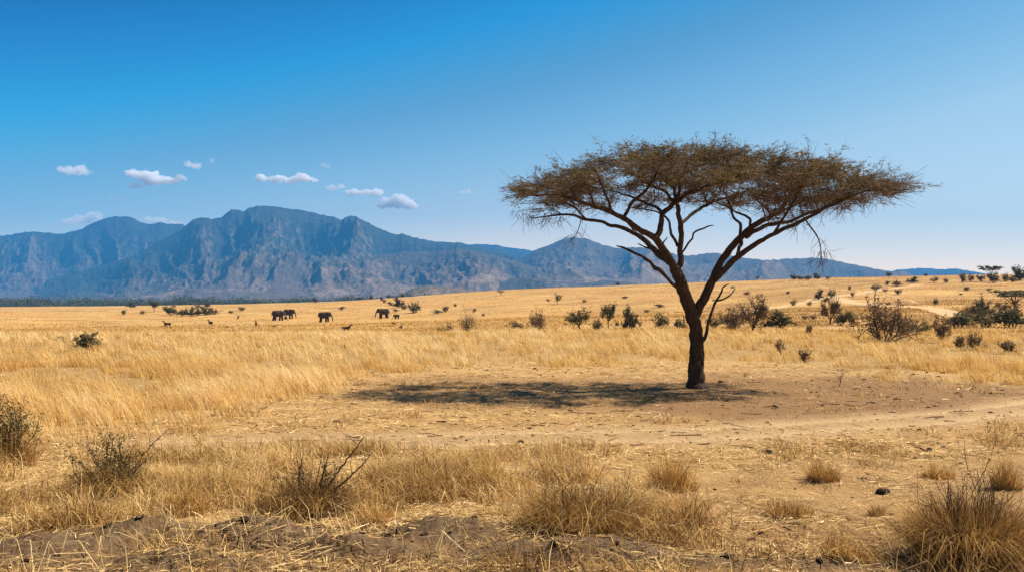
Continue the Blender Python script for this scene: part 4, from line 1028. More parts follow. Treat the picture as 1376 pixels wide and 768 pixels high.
# buttress rib on the right of the stem
limb([(944, 524, -.12, 9), (943, 505, -.12, 7), (943, 485, -.10, 6.5), (942, 465, -.08, 6), (941, 450, -.05, 5)], 'trunk_rib', .2, 9, 9, .05)
LIMBS = [
 ([(929, 432, 0, 14), (935, 421, .03, 14.5), (941, 411, .06, 14.5), (949, 396, .1, 13.5), (956, 381, .15, 13), (962, 366, .2, 12), (968, 353, .25, 11), (977, 339, .3, 10.5), (987, 328, .35, 10), (998, 317, .4, 9.5), (1008, 307, .45, 8.5), (1020, 299, .5, 8), (1034, 291, .6, 7.5), (1049, 284, .8, 6.5), (1056, 272, 1.0, 5), (1062, 262, 1.2, 4.2), (1072, 245, 1.3, 3.4), (1080, 225, 1.2, 2.6), (1088, 207, 1.0, 1.6)], 0),
 ([(961, 376, .12, 8.5), (967, 368, -.05, 9), (979, 356, -.2, 9), (991, 345, -.35, 8.5), (1003, 336, -.5, 7.5), (1015, 327, -.65, 7), (1029, 320, -.8, 6.3), (1042, 313, -1.0, 6), (1060, 305, -1.2, 5.6), (1080, 295, -1.45, 5), (1107, 280, -1.7, 4.3), (1126, 272, -1.8, 3.6), (1148, 262, -1.9, 2.8), (1177, 255, -1.9, 2), (1204, 254, -1.9, 1.2)], 1),
 ([(989, 346, -.3, 4.5), (993, 338, -.05, 4.8), (995, 328, .25, 5), (998, 318, .42, 5)], 2),
 ([(1002, 319, .4, 6), (1014, 311, .2, 6.2), (1026, 305, 0, 6), (1040, 300, -.2, 5.4), (1059, 298, -.4, 4.8), (1079, 290, -.5, 4.2), (1105, 280, -.6, 3.4), (1128, 268, -.5, 2.6), (1155, 252, -.4, 1.8), (1180, 247, -.3, 1.1)], 3),
 ([(994, 321, .38, 5), (995, 310, .6, 4.8), (994, 300, .8, 4.4), (988, 294, 1.0, 4), (984, 286, 1.2, 3.7), (982, 278, 1.4, 3.3), (978, 268, 1.7, 2.6), (972, 255, 2.1, 1.8)], 4),
 ([(1006, 310, .4, 4), (1008, 302, .7, 4), (1007, 293, 1.1, 3.7), (996, 288, 1.5, 3.3), (986, 283, 1.9, 2.8), (975, 277, 2.4, 2.2), (960, 270, 2.9, 1.4)], 5),
 ([(1036, 290, .6, 4.5), (1032, 283, .9, 4), (1024, 275, 1.3, 3.4), (1016, 267, 1.7, 2.8), (1009, 258, 2.1, 2.2), (1003, 248, 2.4, 1.5)], 6),
 ([(1047, 286, .7, 4.5), (1058, 280, 1.3, 4), (1072, 274, 1.9, 3.4), (1090, 266, 2.5, 2.6), (1110, 258, 3.0, 1.6)], 7),
 ([(1040, 314, -.95, 3.6), (1052, 296, -1.5, 3.6), (1066, 272, -2.1, 3.1), (1080, 245, -2.6, 2.4), (1092, 222, -3.0, 1.6)], 8),
 # left leader
 ([(908, 362, -.12, 11), (899, 346, -.3, 11.5), (890, 333, -.5, 11), (883, 323, -.65, 10.5), (876, 317, -.75, 9.5), (869, 313, -.85, 8.5), (854, 304, -1.05, 7.5), (839, 293, -1.25, 6.8), (819, 283, -1.5, 6), (800, 277, -1.7, 5.2), (782, 272, -1.9, 4.4), (763, 265, -2.1, 3.5), (742, 262, -2.2, 2.6), (716, 263, -2.2, 1.6)], 9),
 ([(904, 357, -.1, 8), (893, 348, .1, 9), (883, 340, .3, 8.8), (870, 326, .5, 8), (855, 314, .7, 7), (838, 307, .9, 6.2), (823, 303, 1.05, 5.6), (805, 297, 1.25, 5), (785, 294, 1.45, 4.5), (771, 289, 1.6, 4), (753, 289, 1.75, 3.2), (728, 292, 1.9, 2.2), (712, 293, 2.0, 1.3)], 10),
 ([(880, 320, -.7, 8), (885, 312, -.6, 8), (889, 300, -.5, 7.6), (890, 290, -.4, 7.4), (895, 283, -.3, 7.2), (903, 274, -.2, 7), (908, 268, -.1, 6), (906, 255, .1, 4.5), (897, 246, .3, 4), (888, 236, .5, 3), (876, 222, .6, 1.8)], 11),
 ([(913, 358, -.12, 9), (914, 347, -.1, 8.5), (914, 330, 0, 8), (915, 312, .1, 7.8), (916, 300, .15, 7.4), (912, 287, .1, 6.5), (909, 274, -.1, 6)], 12),
 ([(915, 301, .15, 5), (924, 293, .5, 5), (937, 283, .9, 5), (950, 275, 1.25, 4.6), (963, 269, 1.6, 4.2), (980, 265, 2.0, 3.6), (996, 260, 2.4, 2.8), (1012, 252, 2.8, 1.8)], 13),
 ([(910, 330, .02, 4.5), (904, 318, .3, 4.2), (900, 307, .5, 4), (898, 298, .7, 3.8), (892, 290, 1.0, 3.2), (880, 284, 1.5, 2.6), (864, 281, 2.0, 2), (846, 279, 2.5, 1.2)], 14),
 ([(906, 271, -.2, 6), (914, 268, -.5, 6), (922, 262, -.8, 5.4), (931, 258, -1.1, 5), (945, 252, -1.5, 4.4), (962, 245, -1.9, 3.6), (980, 234, -2.3, 2.8), (998, 222, -2.6, 1.8)], 15),
 ([(904, 271, -.25, 4.5), (898, 262, -.6, 4.2), (890, 255, -1.0, 4), (878, 251, -1.5, 3.6), (866, 244, -2.0, 2.8), (850, 234, -2.5, 1.8)], 16),
 ([(909, 269, -.1, 5), (912, 256, -.3, 4.6), (914, 243, -.6, 4), (920, 228, -.9, 3), (926, 212, -1.2, 1.8)], 17),
 ([(839, 293, -1.25, 5), (843, 281, -1.4, 4.8), (849, 272, -1.6, 4.6), (860, 263, -1.8, 4.4), (872, 251, -2.1, 4), (880, 238, -2.4, 3.2), (888, 222, -2.7, 2)], 18),
 ([(892, 286, -.35, 5), (882, 279, .1, 4.4), (872, 275, .5, 4), (859, 269, 1.0, 3.5), (840, 262, 1.5, 2.8), (820, 256, 1.9, 1.8)], 19),
 ([(822, 285, -1.45, 4), (818, 272, -1.9, 3.6), (812, 258, -2.3, 3.1), (806, 243, -2.7, 2.3), (800, 228, -3.0, 1.4)], 20),
 ([(798, 277, -1.7, 3.6), (794, 264, -1.6, 3.4), (790, 250, -1.5, 2.8), (782, 238, -1.4, 2), (772, 229, -1.3, 1.2)], 21),
 ([(787, 295, 1.4, 3.6), (776, 283, 1.5, 3.4), (764, 275, 1.8, 3), (748, 272, 2.1, 2.2), (728, 268, 2.3, 1.3)], 22),
 ([(855, 314, .7, 4.4), (846, 302, 1.3, 4), (832, 292, 1.9, 3.4), (816, 285, 2.5, 2.7), (798, 279, 3.1, 1.7)], 23),
 ([(950, 275, 1.25, 3), (946, 263, 1.8, 2.8), (941, 253, 2.4, 2.2), (938, 246, 3.0, 1.3)], 24),
]
for pts, sd in LIMBS: skel.append(limb(pts, 'limb', .13, 11, sd + 20))
DEAD = [
 ([(915, 391, -.08, 5), (908, 386, -.2, 5.6), (902, 381, -.3, 5.2), (894, 371, -.4, 5), (881, 360, -.5, 5.6), (876, 354, -.55, 4.4), (867, 349, -.6, 4.6), (864, 345, -.62, 3.6), (852, 340, -.7, 3.8), (839, 333, -.8, 3.2), (829, 330, -.85, 2)], 'broken dead branch reaching left below the crown'),
 ([(876, 334, .45, 3), (867, 332, .4, 2.6), (857, 327, .35, 1.6)], 'short dead stub on the left leader'),
 ([(889, 331, -.4, 3), (892, 325, -.5, 2.6), (897, 319, -.5, 1.6)], 'short upright dead stub'),
 ([(914, 343, 0, 3), (919, 336, -.1, 3.2), (925, 327, -.2, 3), (931, 320, -.2, 2.8), (932, 313, -.2, 2.6), (938, 309, -.25, 2.4), (945, 307, -.3, 2.2), (952, 304, -.3, 1.8), (959, 303, -.3, 1.2)], 'kinked dead branch in the middle of the tree'),
 ([(942, 461, -.1, 5), (946, 455, -.15, 5.2), (949, 445, -.2, 4.8), (951, 432, -.2, 4.4), (957, 416, -.25, 4), (963, 403, -.25, 3.4), (967, 396, -.25, 2.8), (970, 391, -.25, 2.4), (972, 385, -.25, 2), (979, 381.5, -.25, 1.4)], 'bare side branch rising from low on the right of the trunk'),
 ([(962, 404, -.25, 2.4), (972, 401.5, -.3, 2.4), (978, 398, -.3, 2.2), (983, 394, -.3, 1.8), (988, 387, -.3, 1.2)], 'upper prong of the bare side branch'),
 ([(1083, 296, -1.48, 2.2), (1088, 303, -1.5, 2), (1095, 313, -1.5, 1.8), (1100, 323, -1.5, 1.6), (1103, 335, -1.5, 1.4), (1104, 350, -1.5, .8)], 'dead twig hanging below the right of the crown'),
 ([(781, 296, 1.4, 1.8), (779, 302, 1.4, 1.6), (775, 313, 1.4, 1.4), (770, 320, 1.4, 1), (764, 327, 1.4, .7)], 'dead twig hanging below the left of the crown'),
]
for i, (pts, lb) in enumerate(DEAD): limb(pts, 'dead_branch', .2, 8, i + 70, label=lb)

# crown: branchlets grown towards points spread through a domed, level layer
CXw, CYw = (948 - CX) / F * TY - TX, .15
AX, AY = 5.45, 3.45
def crown_top(u, v):            # u, v in crown radii
    r = np.hypot(u, v)
    z = 6.75 - 1.45 * r ** 1.7 + .15 * vnoise(u * 2.6, v * 2.6, 5) + .08 * vnoise(u * 6, v * 6, 6)
    z = z + .32 * np.exp(-(((u - .50) / .17) ** 2 + ((v + .55) / .4) ** 2)) - .30 * np.exp(-(((u - .28) / .09) ** 2))
    return z - TZ
def in_plan(u, v):
    a = np.arctan2(v, u); return np.hypot(u, v) < 1 + .07 * vnoise(a * 2.3 + 9, a * 0 + 2, 8) + .05 * vnoise(a * 6 + 3, a * 0 + 5, 9)
# level pads of branchlets, two loose storeys
PADS = []
for i in range(4000):
    u, v = rng.uniform(-1, 1, 2)
    if not in_plan(np.array([u / .9]), np.array([v / .9]))[0]: continue
    x, y = CXw + u * AX, CYw + v * AY; r = rng.uniform(.45, .95) * (1 - .25 * math.hypot(u, v)); low = rng.random() < (.20 if v < .0 else .0)
    if abs(v) > .3 and rng.random() < .4: continue
    if any(math.hypot(x - p[0], y - p[1]) < .74 * (r + p[3]) * 1.18 and p[4] == low for p in PADS): continue
    if low and math.hypot(u, v) > .85: continue
    zt = float(crown_top(np.array([u]), np.array([v]))[0]) - .08 - (rng.uniform(.34, .55) if low else rng.uniform(0, .26))
    PADS.append((x, y, zt, r, low))
AT = []
for (x, y, zt, r, low) in PADS:
    n = int(100 * r * r * (.7 if low else 1.0)) + 14
    q_ = np.sqrt(rng.random(n)); a_ = rng.random(n) * 6.283; rr = r * q_ * (1 + .25 * np.sin(a_ * 3 + x * 7))
    AT.append(np.stack([x + np.cos(a_) * rr, y + np.sin(a_) * rr, zt - .20 * q_ ** 2 * r - .10 * rng.random(n)], 1))
AT = np.concatenate(AT)
nodes = []; par = []
for (P, R) in skel[1:] if False else skel:
    keep = R < .085
    idx0 = len(nodes); pp = P[keep][::2]
    for i, p in enumerate(pp): nodes.append(p); par.append(-1)
n_root = len(nodes)
STEP, KILL, REACH = .15, .21, 2.4
alive = AT.copy()
for it in range(60):
    if len(alive) < 40: break
    kd = KDTree(len(nodes))
    for i, p in enumerate(nodes): kd.insert(p, i)
    kd.balance()
    acc = {}; rem = np.ones(len(alive), bool)
    for i, p in enumerate(alive):
        c_, j, d = kd.find(p)
        if d < KILL: rem[i] = False; continue
        if d > REACH: continue
        v = (p - nodes[j]) / d
        if j in acc: acc[j] = acc[j] + v
        else: acc[j] = v
    alive = alive[rem]
    if not acc: break
    for j, v in acc.items():
        d = v / (np.linalg.norm(v) + 1e-9) + rng.normal(size=3) * .22
        d[2] *= .72; d /= np.linalg.norm(d)
        nodes.append(nodes[j] + d * STEP); par.append(j)
N = np.array(nodes); par = np.array(par)
nch = np.zeros(len(N)); load = np.ones(len(N))
for i in range(len(N) - 1, n_root - 1, -1):
    if par[i] >= 0: load[par[i]] += load[i]; nch[par[i]] += 1
rad = np.clip(.0060 * load ** .42, .006, .045)
e = np.arange(n_root, len(N)); a = N[par[e]]; b = N[e]; ra = np.minimum(rad[par[e]], rad[e] * 1.35); rb = rad[e]
mid = (a + b) / 2 + rng.normal(size=a.shape) * .02
tv, tq = twig_batch(np.stack([a, mid, b], 1), np.stack([ra, (ra + rb) / 2, rb], 1))
gt = Geo(); gt.add(tv, Q=tq, a=.5)

def twigs(src, dirs, L, r0, k=4, curl=.28, up=.0):
    n = len(src); P = [src]; d = dirs / (np.linalg.norm(dirs, axis=1)[:, None] + 1e-9)
    for i in range(k):
        d = d + rng.normal(size=(n, 3)) * curl * np.array([1, 1, .45]) + np.array([0, 0, up]); d /= np.linalg.norm(d, axis=1)[:, None]
        P.append(P[-1] + d * (L / k)[:, None])
    return np.stack(P, 1), np.linspace(1, .35, k + 1)[None, :] * r0[:, None]
# fine twigs: spread level and outward from every branchlet
fi = np.nonzero(np.arange(len(N)) >= n_root)[0]
src = N[np.repeat(fi, 3)] + rng.normal(size=(len(fi) * 3, 3)) * .02
src = src[rng.random(len(src)) < .76]
un = (src[:, 0] - CXw) / AX; vn = (src[:, 1] - CYw) / AY; rn = np.hypot(un, vn)
out = np.stack([un * AX, vn * AY, np.zeros(len(un))], 1); out /= np.linalg.norm(out, axis=1)[:, None] + .3
d = out * .5 + rng.normal(size=src.shape) * np.array([.8, .8, .20]) + np.array([0, 0, .09])
topz = crown_top(un, vn)
hang = (src[:, 2] < topz - .55) & (rng.random(len(src)) < .25); d[hang, 2] -= .45
P1, R1 = twigs(src, d, rng.uniform(.25, .72, len(src)), rng.uniform(.0042, .0078, len(src)), 4, .2)
tv, tq = twig_batch(P1, R1); gt.add(tv, Q=tq, a=.5)
m2 = rng.integers(0, len(P1), 30000); j2 = rng.integers(1, 5, 30000)
s2 = P1[m2, j2]; d2 = P1[m2, -1] - P1[m2, 0] + rng.normal(size=s2.shape) * np.array([.25, .25, .10])
P2, R2 = twigs(s2, d2, rng.uniform(.10, .30, len(s2)), rng.uniform(.0028, .0048, len(s2)), 2, .35)
tv, tq = twig_batch(P2, R2); gt.add(tv, Q=tq, a=.5)
# longer stray twigs on the rim and top
rim = np.nonzero((rn > .86) | (src[:, 2] > topz - .16))[0]; rim = rng.choice(rim, min(3400, len(rim)), False)
d3 = out[rim] * 1.0 + rng.normal(size=(len(rim), 3)) * np.array([.5, .5, .25]) + np.array([0, 0, .3]) * (rn[rim, None] < .86)
P3, R3 = twigs(src[rim], d3, rng.uniform(.3, .95, len(rim)), rng.uniform(.005, .009, len(rim)), 5, .16)
tv, tq = twig_batch(P3, R3); gt.add(tv, Q=tq, a=.5)
# bare twigs that hang from the two dead twigs and from the low left rim
hp = []
for (cx_, cy_, d0, n_) in ((1103, 338, -1.5, 16), (1104, 348, -1.5, 14), (1098, 320, -1.5, 5), (775, 314, 1.4, 8), (768, 322, 1.4, 8), (778, 306, 1.4, 5), (735, 293, 1.9, 26), (715, 290, 1.9, 22), (755, 292, 1.7, 16), (700, 285, 0, 14), (1160, 268, -1.9, 24), (1185, 270, -1.9, 16), (1130, 276, -1.8, 18), (1075, 300, -1.4, 16)):
    for i in range(n_): hp.append(q(cx_, cy_, d0) + rng.normal(size=3) * np.array([.10, .10, .05]))
hp = np.array(hp); dh = rng.normal(size=hp.shape) * np.array([.6, .4, .3]) + np.array([0, 0, -.75])
P4, R4 = twigs(hp, dh, rng.uniform(.2, .6, len(hp)), rng.uniform(.005, .008, len(hp)), 5, .25)
tv, tq = twig_batch(P4, R4); gt.add(tv, Q=tq, a=.5)
print('CROWN nodes', len(N), 'pads', len(PADS), 'twigs', len(P1))
crown = link('crown', gt.build('crown', [M_CTWIG]), acacia)
# small dry leaflets along the fine twigs, thinner towards the right end and the underside
allP = np.concatenate([P1[:, 1:].reshape(-1, 3), P2[:, 1:].reshape(-1, 3), P2[:, 1:].reshape(-1, 3)])
un = (allP[:, 0] - CXw) / AX; vn = (allP[:, 1] - CYw) / AY
dep = crown_top(un, vn) - allP[:, 2]
dens = np.clip(1.15 - .75 * np.maximum(dep - .3, 0) / .4, .12, 1) * np.clip(1.05 - .75 * sstep(.45, .9, un), .2, 1) * np.clip(.75 + 1.5 * fbm(un * 6, vn * 5, 3, 19), .1, 1.2)
NL = 98000
pick = rng.choice(len(allP), NL, True, dens / dens.sum())
C = allP[pick] + rng.normal(size=(NL, 3)) * np.array([.03, .03, .014])
lv, lq, la = leaf_batch(C, .029, rng, 3.4, .7)
la = np.clip(la * .7 + .15 + .35 * np.repeat(fbm(un[pick] * 7, vn[pick] * 7, 2, 29), 4), 0, 1)
gl = Geo(); gl.add(lv, Q=lq, a=la)
link('foliage', gl.build('foliage', [M_ACLEAF]), crown)

# fallen twigs and bark scraps on the trampled soil round the tree
n = 1500
X, Y = scatter(n, 14, 34, .8, .60); pxx = CX + F * X / Y
k = (tall_mask(X, Y) < .4) & (pxx > 380) & (rng.random(n) < .9); X, Y = X[k], Y[k]; n = len(X)
a = rng.random(n) * 6.283; L = .05 + .42 * rng.random(n) ** 3; dx = np.cos(a) * L / 2; dy = np.sin(a) * L / 2
r_ = .004 + .010 * rng.random(n) ** 2
pts = [np.stack([X + f * dx + rng.normal(size=n) * .12 * L, Y + f * dy + rng.normal(size=n) * .12 * L, np.zeros(n)], 1) for f in (-1, 0, 1)]
P = np.stack(pts, 1); P[:, :, 2] = hf(P[:, :, 0], P[:, :, 1]) + .006 + np.abs(rng.normal(size=(n, 3))) * .012
tv, tq = twig_batch(P, r_[:, None] * np.array([[1, .9, .6]]))
gt = Geo(); gt.add(tv, Q=tq, a=.5); tag(link('fallen_twigs', gt.build('fallen_twigs', [M_TWIG])), kind='stuff')
# ------------------------------------------------------------------ animals: each body one continuous skin
def ball(c, r, n=14, k=9):
    th = np.linspace(0, math.pi, k); ph = np.arange(n) / n * 6.283; T, Pp = np.meshgrid(th, ph, indexing='ij')
    V = np.stack([np.sin(T) * np.cos(Pp), np.sin(T) * np.sin(Pp), np.cos(T)], -1).reshape(-1, 3) * np.array(r) + np.array(c)
    i, j = np.meshgrid(np.arange(k - 1), np.arange(n), indexing='ij'); a = i * n + j; b = i * n + (j + 1) % n
    return V, np.stack([a, a + n, b + n, b], -1).reshape(-1, 4)
def fuse(name, balls, chains, voxel, m):
    g = Geo()
    for c, r in balls: V, Q = ball(c, r); g.add(V, Q=Q)
    for ch in chains:
        P = np.array([c[:3] for c in ch], float); R = np.array([c[3] for c in ch], float); P, R = resample(P, R, .12)
        V, T, Q = tube(P, R, 10); g.add(V, T, Q)
    o = link(name, g.build(name, [m])); md = o.modifiers.new('r', 'REMESH'); md.mode = 'VOXEL'; md.voxel_size = voxel; md.use_smooth_shade = True
    sm = o.modifiers.new('s', 'SMOOTH'); sm.iterations = 3
    me = bpy.data.meshes.new_from_object(o.evaluated_get(bpy.context.evaluated_depsgraph_get()))
    bpy.data.objects.remove(o); me.materials.clear(); me.materials.append(m); return me
def hide_mat(name, a, b_, sc):
    m, nt, b = mat(name); f = noise_tex(nt, sc, 5, .6, obj_vec(nt)); nt.links.new(ramp(nt, f, [(.35, a), (.65, b_)]), b.inputs['Base Color']); bump(nt, b, f, .5, .03); return m
M_HIDE = hide_mat('elephant hide', (.030, .021, .016), (.09, .065, .047), 3)
M_COAT = hide_mat('antelope coat', (.03, .017, .01), (.08, .045, .025), 5)
M_IVORY = hide_mat('ivory', (.6, .52, .4), (.7, .62, .5), 5)
def elephant_body(stride, headdrop):
    balls = [((-.95, 0, 1.95), (.80, .66, .82)), ((-.2, 0, 1.88), (1.0, .78, .88)), ((.55, 0, 2.0), (.75, .66, .82)), ((1.35, 0, 2.25 - headdrop), (.55, .45, .58)), ((1.6, 0, 2.0 - headdrop), (.38, .33, .42)),
             ((1.05, .55, 2.1 - headdrop), (.42, .10, .62)), ((1.05, -.55, 2.1 - headdrop), (.42, .10, .62))]
    s = stride
    ch = [[(.75, .36, 1.6, .36), (.78 + s, .36, .85, .26), (.76 + 1.4 * s, .36, .12, .25), (.78 + 1.4 * s, .36, .02, .27)], [(.65, -.36, 1.6, .36), (.62 - s, -.36, .85, .26), (.58 - 1.2 * s, -.36, .12, .25), (.6 - 1.2 * s, -.36, .02, .27)],
          [(-1.1, .36, 1.6, .42), (-1.05 - s, .36, .85, .28), (-1.2 - 1.2 * s, .36, .12, .25), (-1.18 - 1.2 * s, .36, .02, .27)], [(-1.0, -.36, 1.6, .42), (-.85 + s, -.36, .85, .28), (-.98 + 1.2 * s, -.36, .12, .25), (-.96 + 1.2 * s, -.36, .02, .27)],
          [(1.7, 0, 2.0 - headdrop, .30), (1.95, 0, 1.6 - headdrop, .23), (2.12, 0, 1.1 - headdrop * .6, .17), (2.2, 0, .6, .13), (2.3, 0, .16, .09)],
          [(.75, 0, 2.2, .5), (1.2, 0, 2.3 - headdrop, .45)], [(-1.65, 0, 2.1, .08), (-1.82, 0, 1.6, .06), (-1.85, 0, 1.0, .05)]]
    return fuse('elephant body', balls, ch, .055, M_HIDE)
EB = [elephant_body(.10, .05), elephant_body(.18, .25)]
tg = Geo()
for s in (1,): 
    P, R = resample(np.array([(1.62, .22, 1.72), (1.95, .28, 1.42), (2.2, .26, 1.38)]), np.array([.07, .055, .02]), .05); V, T, Q = tube(P, R, 8); tg.add(V, T, Q)
TUSK = tg.build('tusk', [M_IVORY], True)
def elephant(px, py, ht, label, face, body, group='elephants crossing the plain', young=False):
    x, y, z = hit(px, py); s = ht * y / F / 2.85
    o = thing('elephant', label, 'elephant', (x, y, z - .03), group); o.scale = (s,) * 3; o.rotation_euler = (0, 0, face)
    link('body', EB[body], o)
    if not young:
        for k in (1, -1):
            t = link('tusk', TUSK, o); t.scale = (1, k, 1); t.location = (0, 0, -.05 if body == 0 else -.25)
elephant(374, 430.5, 14.5, 'elephant with its head low, nearer one of the pair on the left', math.radians(8), 1)
elephant(388, 428, 13.5, 'elephant half hidden behind the nearer one of the pair on the left', math.radians(-12), 0)
elephant(436, 432.5, 14.5, 'elephant walking alone to the right, trunk hanging straight down', math.radians(-5), 0)
elephant(515, 427, 13.5, 'elephant facing left, followed by a small calf', math.radians(188), 0)
elephant(533, 428, 6.5, 'small elephant calf walking behind the elephant that faces left', math.radians(182), 0, young=True)

def antelope_body():
    balls = [((-.28, 0, .80), (.30, .16, .21)), ((.02, 0, .78), (.34, .17, .20)), ((.32, 0, .82), (.24, .16, .23)), ((.72, 0, 1.20), (.13, .07, .085)), ((.85, 0, 1.14), (.11, .05, .055)), ((.62, .10, 1.28), (.03, .07, .05)), ((.62, -.10, 1.28), (.03, .07, .05))]
    ch = [[(.36, .08, .75, .10), (.37, .09, .42, .05), (.36, .09, .38, .045), (.37, .09, .03, .035)], [(.30, -.08, .75, .10), (.26, -.09, .42, .05), (.25, -.09, .38, .045), (.22, -.09, .03, .035)],
          [(-.40, .08, .78, .13), (-.32, .09, .52, .08), (-.48, .09, .36, .045), (-.45, .09, .03, .035)], [(-.36, -.08, .78, .13), (-.24, -.09, .52, .08), (-.38, -.09, .36, .045), (-.33, -.09, .03, .035)],
          [(.40, 0, .90, .14), (.55, 0, 1.08, .10), (.66, 0, 1.20, .08)], [(.64, .04, 1.26, .022), (.60, .06, 1.42, .018), (.64, .08, 1.56, .010)], [(.64, -.04, 1.26, .022), (.60, -.06, 1.42, .018), (.64, -.08, 1.56, .010)], [(-.55, 0, .92, .035), (-.62, 0, .75, .03), (-.60, 0, .55, .03)]]
    return fuse('antelope body', balls, ch, .022, M_COAT)
AB = antelope_body()
def antelope(px, py, ht, label, face):
    x, y, z = hit(px, py); s = ht * 1.3 * y / F / 1.35
    o = link('antelope', AB); tag(o, label, 'antelope', 'antelopes grazing on the plain'); o.location = (x, y, z + .06); o.scale = (s,) * 3; o.rotation_euler = (0, 0, face)
antelope(225, 441.5, 8.5, 'dark antelope facing left, leftmost of three in a row on the plain', math.radians(184))
antelope(283, 439, 7.5, 'dark antelope turned partly away, middle of three in a row on the plain', math.radians(145))
antelope(344, 439, 7, 'dark antelope seen end on, rightmost of three in a row on the plain', math.radians(110))
antelope(320, 429, 4.5, 'tiny pale antelope farther off, above the row of three', math.radians(80))
antelope(465, 449, 10.5, 'antelope facing right with raised head, nearest one, below the elephants', math.radians(8))
def bird_body():
    balls = [((0, 0, .62), (.36, .24, .24)), ((-.28, 0, .58), (.22, .16, .14)), ((.38, 0, 1.42), (.085, .05, .05))]
    ch = [[(.22, 0, .72, .10), (.30, 0, 1.0, .05), (.29, 0, 1.25, .038), (.36, 0, 1.41, .045)], [(.44, 0, 1.41, .03), (.55, 0, 1.39, .012)], [(.02, .1, .5, .08), (.06, .1, .28, .035), (.0, .1, .02, .025)], [(.0, -.1, .5, .08), (.03, -.1, .28, .035), (-.03, -.1, .02, .025)]]
    return fuse('bird body', balls, ch, .022, M_HIDE)
x, y, z = hit(539, 442.5); s = 9 * y / F / 1.45
bird = link('bird', bird_body()); tag(bird, 'dark long necked bird standing upright in dry grass below the elephant calf', 'bird'); bird.location = (x, y, z - .02); bird.scale = (s,) * 3; bird.rotation_euler = (0, 0, math.radians(20))

# ------------------------------------------------------------------ far wood along the edge of the plain
def far_wood(name, items, nleaf, lm, seed):
    rg = np.random.default_rng(seed); C = []; S = []
    for (x, y, z, wd, ht) in items:
        k = max(60, int(nleaf * rg.uniform(.7, 1.3)))
        lob = rg.normal(size=(5, 3)) * np.array([.28, .28, .13]) + np.array([0, 0, .58])
        p = lob[rg.integers(0, 5, k)] + rg.normal(size=(k, 3)) * np.array([.15, .15, .13])
        p[:, 2] = np.maximum(p[:, 2], .02)
        C.append(p * np.array([wd, wd, ht]) + np.array([x, y, z])); S.append(np.full(k, .05 * (wd * ht) ** .5))
    C = np.concatenate(C); S = np.concatenate(S)
    v, qd, va = leaf_batch(C, S, rg, 1.5)
    tone = np.repeat(np.repeat(rg.random(len(items)), [1] * len(items)), 1)
    g = Geo(); g.add(v, Q=qd, a=va); o = link(name, g.build(name, [lm])); return tag(o, kind='stuff')
M_WOOD = blade_mat('wood leaf', [(0, (.030, .042, .018)), (.5, (.065, .075, .032)), (1, (.13, .13, .06))], .2)
items = []
for i in range(300):
    px = rng.uniform(-180, 560); D = rng.uniform(1330, 2100); x = (px - CX) / F * D; z = hs(x, D)
    top = np.interp(px, [-200, 0, 120, 300, 400, 470, 560], [403, 403, 403, 403.5, 404, 402, 399]) + rng.normal() * 2.4 + 2.5 * math.sin(px * .09)
    ht = max(5.0, H + (YH - top) / F * D - z); items.append((x, D, z - 1, ht * rng.uniform(.9, 1.8), ht + 1))
far_wood('woodland', items, 260, M_WOOD, 5)
items = []
for i in range(520):
    px = rng.uniform(-250, 760); D = rng.uniform(2300, 3300); x = (px - CX) / F * D; z = hs(x, D)
    top = np.interp(px, [-250, 200, 500, 760], [399.5, 400, 398, 390]) + rng.normal() * 1.8
    ht = max(6.0, min(34, H + (YH - top) / F * D - z)); items.append((x, D, z - 1, ht * rng.uniform(1.0, 2.2), ht + 1))
far_wood('distant_scrub', items, 130, M_OLIVE, 6)

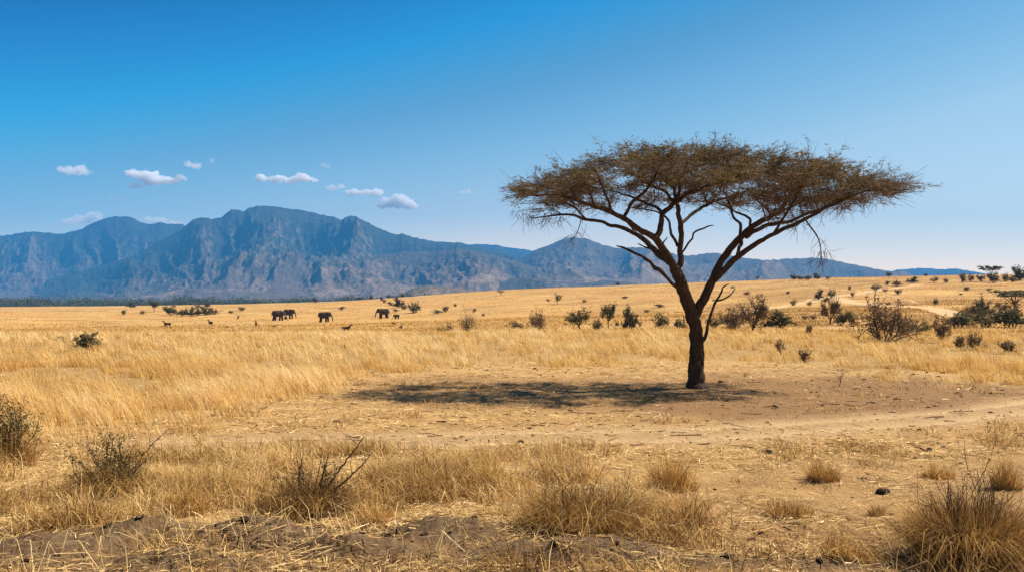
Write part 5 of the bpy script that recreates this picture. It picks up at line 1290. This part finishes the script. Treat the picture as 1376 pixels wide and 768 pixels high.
# ------------------------------------------------------------------ small fair weather clouds, beyond the haze
def cloud_material(d):
    m = bpy.data.materials.new('cloud vapour'); m.use_nodes = True; n = m.node_tree; n.nodes.remove(n.nodes['Principled BSDF'])
    pv = n.nodes.new('ShaderNodeVolumePrincipled'); pv.inputs['Color'].default_value = (1, 1, 1, 1); pv.inputs['Density'].default_value = d; pv.inputs['Anisotropy'].default_value = 0
    n.links.new(pv.outputs[0], n.nodes['Material Output'].inputs['Volume']); return m
CM = {k: cloud_material(v) for k, v in dict(thick=.013, mid=.0055, thin=.002).items()}
CD = 19500.0
def cloud(lumps, label, dens, seed, group='small clouds above the mountains'):
    """lumps: (column, row, half width, half height)"""
    rg = np.random.default_rng(seed); g = Geo(); k = CD / F
    cx0 = np.mean([l[0] for l in lumps]); cy0 = np.mean([l[1] for l in lumps])
    o0 = np.array([(cx0 - CX) * k, CD, H + (YH - cy0) * k])
    for (a, b, rw, rh) in lumps:
        c = np.array([(a - cx0) * k, 0, (cy0 - b) * k]); r = np.array([rw * k, rw * k * .7, rh * k])
        V, Q = ball(c, r * .8); g.add(V, Q=Q)
        for i in range(9):
            dd = rg.normal(size=3); dd /= np.linalg.norm(dd); dd[2] = abs(dd[2]) * 1.0 - .15; s = rg.uniform(.15, .6)
            V, Q = ball(c + dd * r * .75, r * np.array([s, s, s * 1.25])); g.add(V, Q=Q)
    vox = max(12.0, min(l[3] for l in lumps) * k / 5)
    o = link('cloud', g.build('cloud', [CM[dens]])); md = o.modifiers.new('r', 'REMESH'); md.mode = 'VOXEL'; md.voxel_size = vox
    me = bpy.data.meshes.new_from_object(o.evaluated_get(bpy.context.evaluated_depsgraph_get())); bpy.data.objects.remove(o)
    nv = len(me.vertices); co_ = np.empty(nv * 3, np.float32); me.vertices.foreach_get('co', co_); co_ = co_.reshape(-1, 3)
    f = 1 / 120.0
    co_ += np.stack([fbm(co_[:, 1] * f + co_[:, 0] * f, co_[:, 2] * f, 3, seed), fbm(co_[:, 0] * f, co_[:, 2] * f + co_[:, 1] * f, 3, seed + 1), fbm(co_[:, 0] * f + 4, co_[:, 1] * f + co_[:, 2] * f, 3, seed + 2)], 1).astype(np.float32) * 62
    me.vertices.foreach_set('co', co_.ravel()); me.update(); me.materials.clear(); me.materials.append(CM[dens])
    me.polygons.foreach_set('use_smooth', np.full(len(me.polygons), True))
    o = link('cloud', me); o.location = o0; tag(o, label, 'cloud', group)
cloud([(90, 230, 13, 6), (105, 231, 15, 7), (116, 233, 7, 4)], 'small oval white cloud, highest at the far left above the left peak', 'mid', 1)
cloud([(181, 234, 13, 6), (197, 238, 17, 8), (212, 243, 16, 7), (228, 242, 13, 5), (240, 240, 8, 5)], 'longest wavy white cloud above the gap between two mountains', 'thick', 2)
cloud([(181, 250, 9, 5), (190, 252, 6, 3)], 'small puff tucked under the left end of the longest wavy cloud', 'mid', 3)
cloud([(153, 267, 7, 4), (161, 270, 5, 3)], 'faint little puff between the longest wavy cloud and the left peak', 'thin', 4)
cloud([(95, 298, 18, 5), (113, 296, 17, 6), (128, 291, 13, 7)], 'low pale cloud bank partly hidden behind the left peak', 'mid', 5)
cloud([(197, 296, 10, 4), (212, 297, 14, 4), (236, 299, 12, 3)], 'thin pale cloud strip behind the saddle right of the left peak', 'mid', 6)
cloud([(254, 221, 8, 5), (264, 223, 9, 5)], 'small white puff right of the longest cloud, left of the tiniest one', 'mid', 7)
cloud([(285, 217, 6, 5)], 'tiny faint puff, highest one right of the small white puff', 'thin', 8)
cloud([(350, 241, 10, 5), (372, 242, 14, 5), (392, 242, 14, 6), (406, 240, 14, 7), (421, 241, 7, 3)], 'long flat white cloud above the main summit', 'thick', 9)
cloud([(439, 224, 8, 4)], 'faint wisp up and right of the long flat cloud', 'thin', 10)
cloud([(446, 252, 10, 4), (456, 251, 8, 4)], 'small white wisp right of the long flat cloud', 'mid', 11)
cloud([(474, 260, 9, 5), (490, 260, 12, 4), (504, 259, 10, 6)], 'flat white cloud directly up and left of the brightest puffy one', 'thick', 12)
cloud([(511, 277, 8, 4), (522, 273, 11, 7), (534, 272, 14, 9), (546, 274, 12, 8), (557, 277, 8, 4)], 'brightest puffy white cloud, right of the main mountain summit', 'thick', 13)
cloud([(581, 282, 6, 4)], 'small dim puff right of the brightest puffy cloud', 'thin', 14)
cloud([(624, 257, 7, 3), (631, 257, 6, 4)], 'small bright lone cloud left of the acacia crown', 'mid', 15)
cloud([(479, 283, 6, 3)], 'dim wisp just above the second summit, left of the brightest cloud', 'thin', 16)
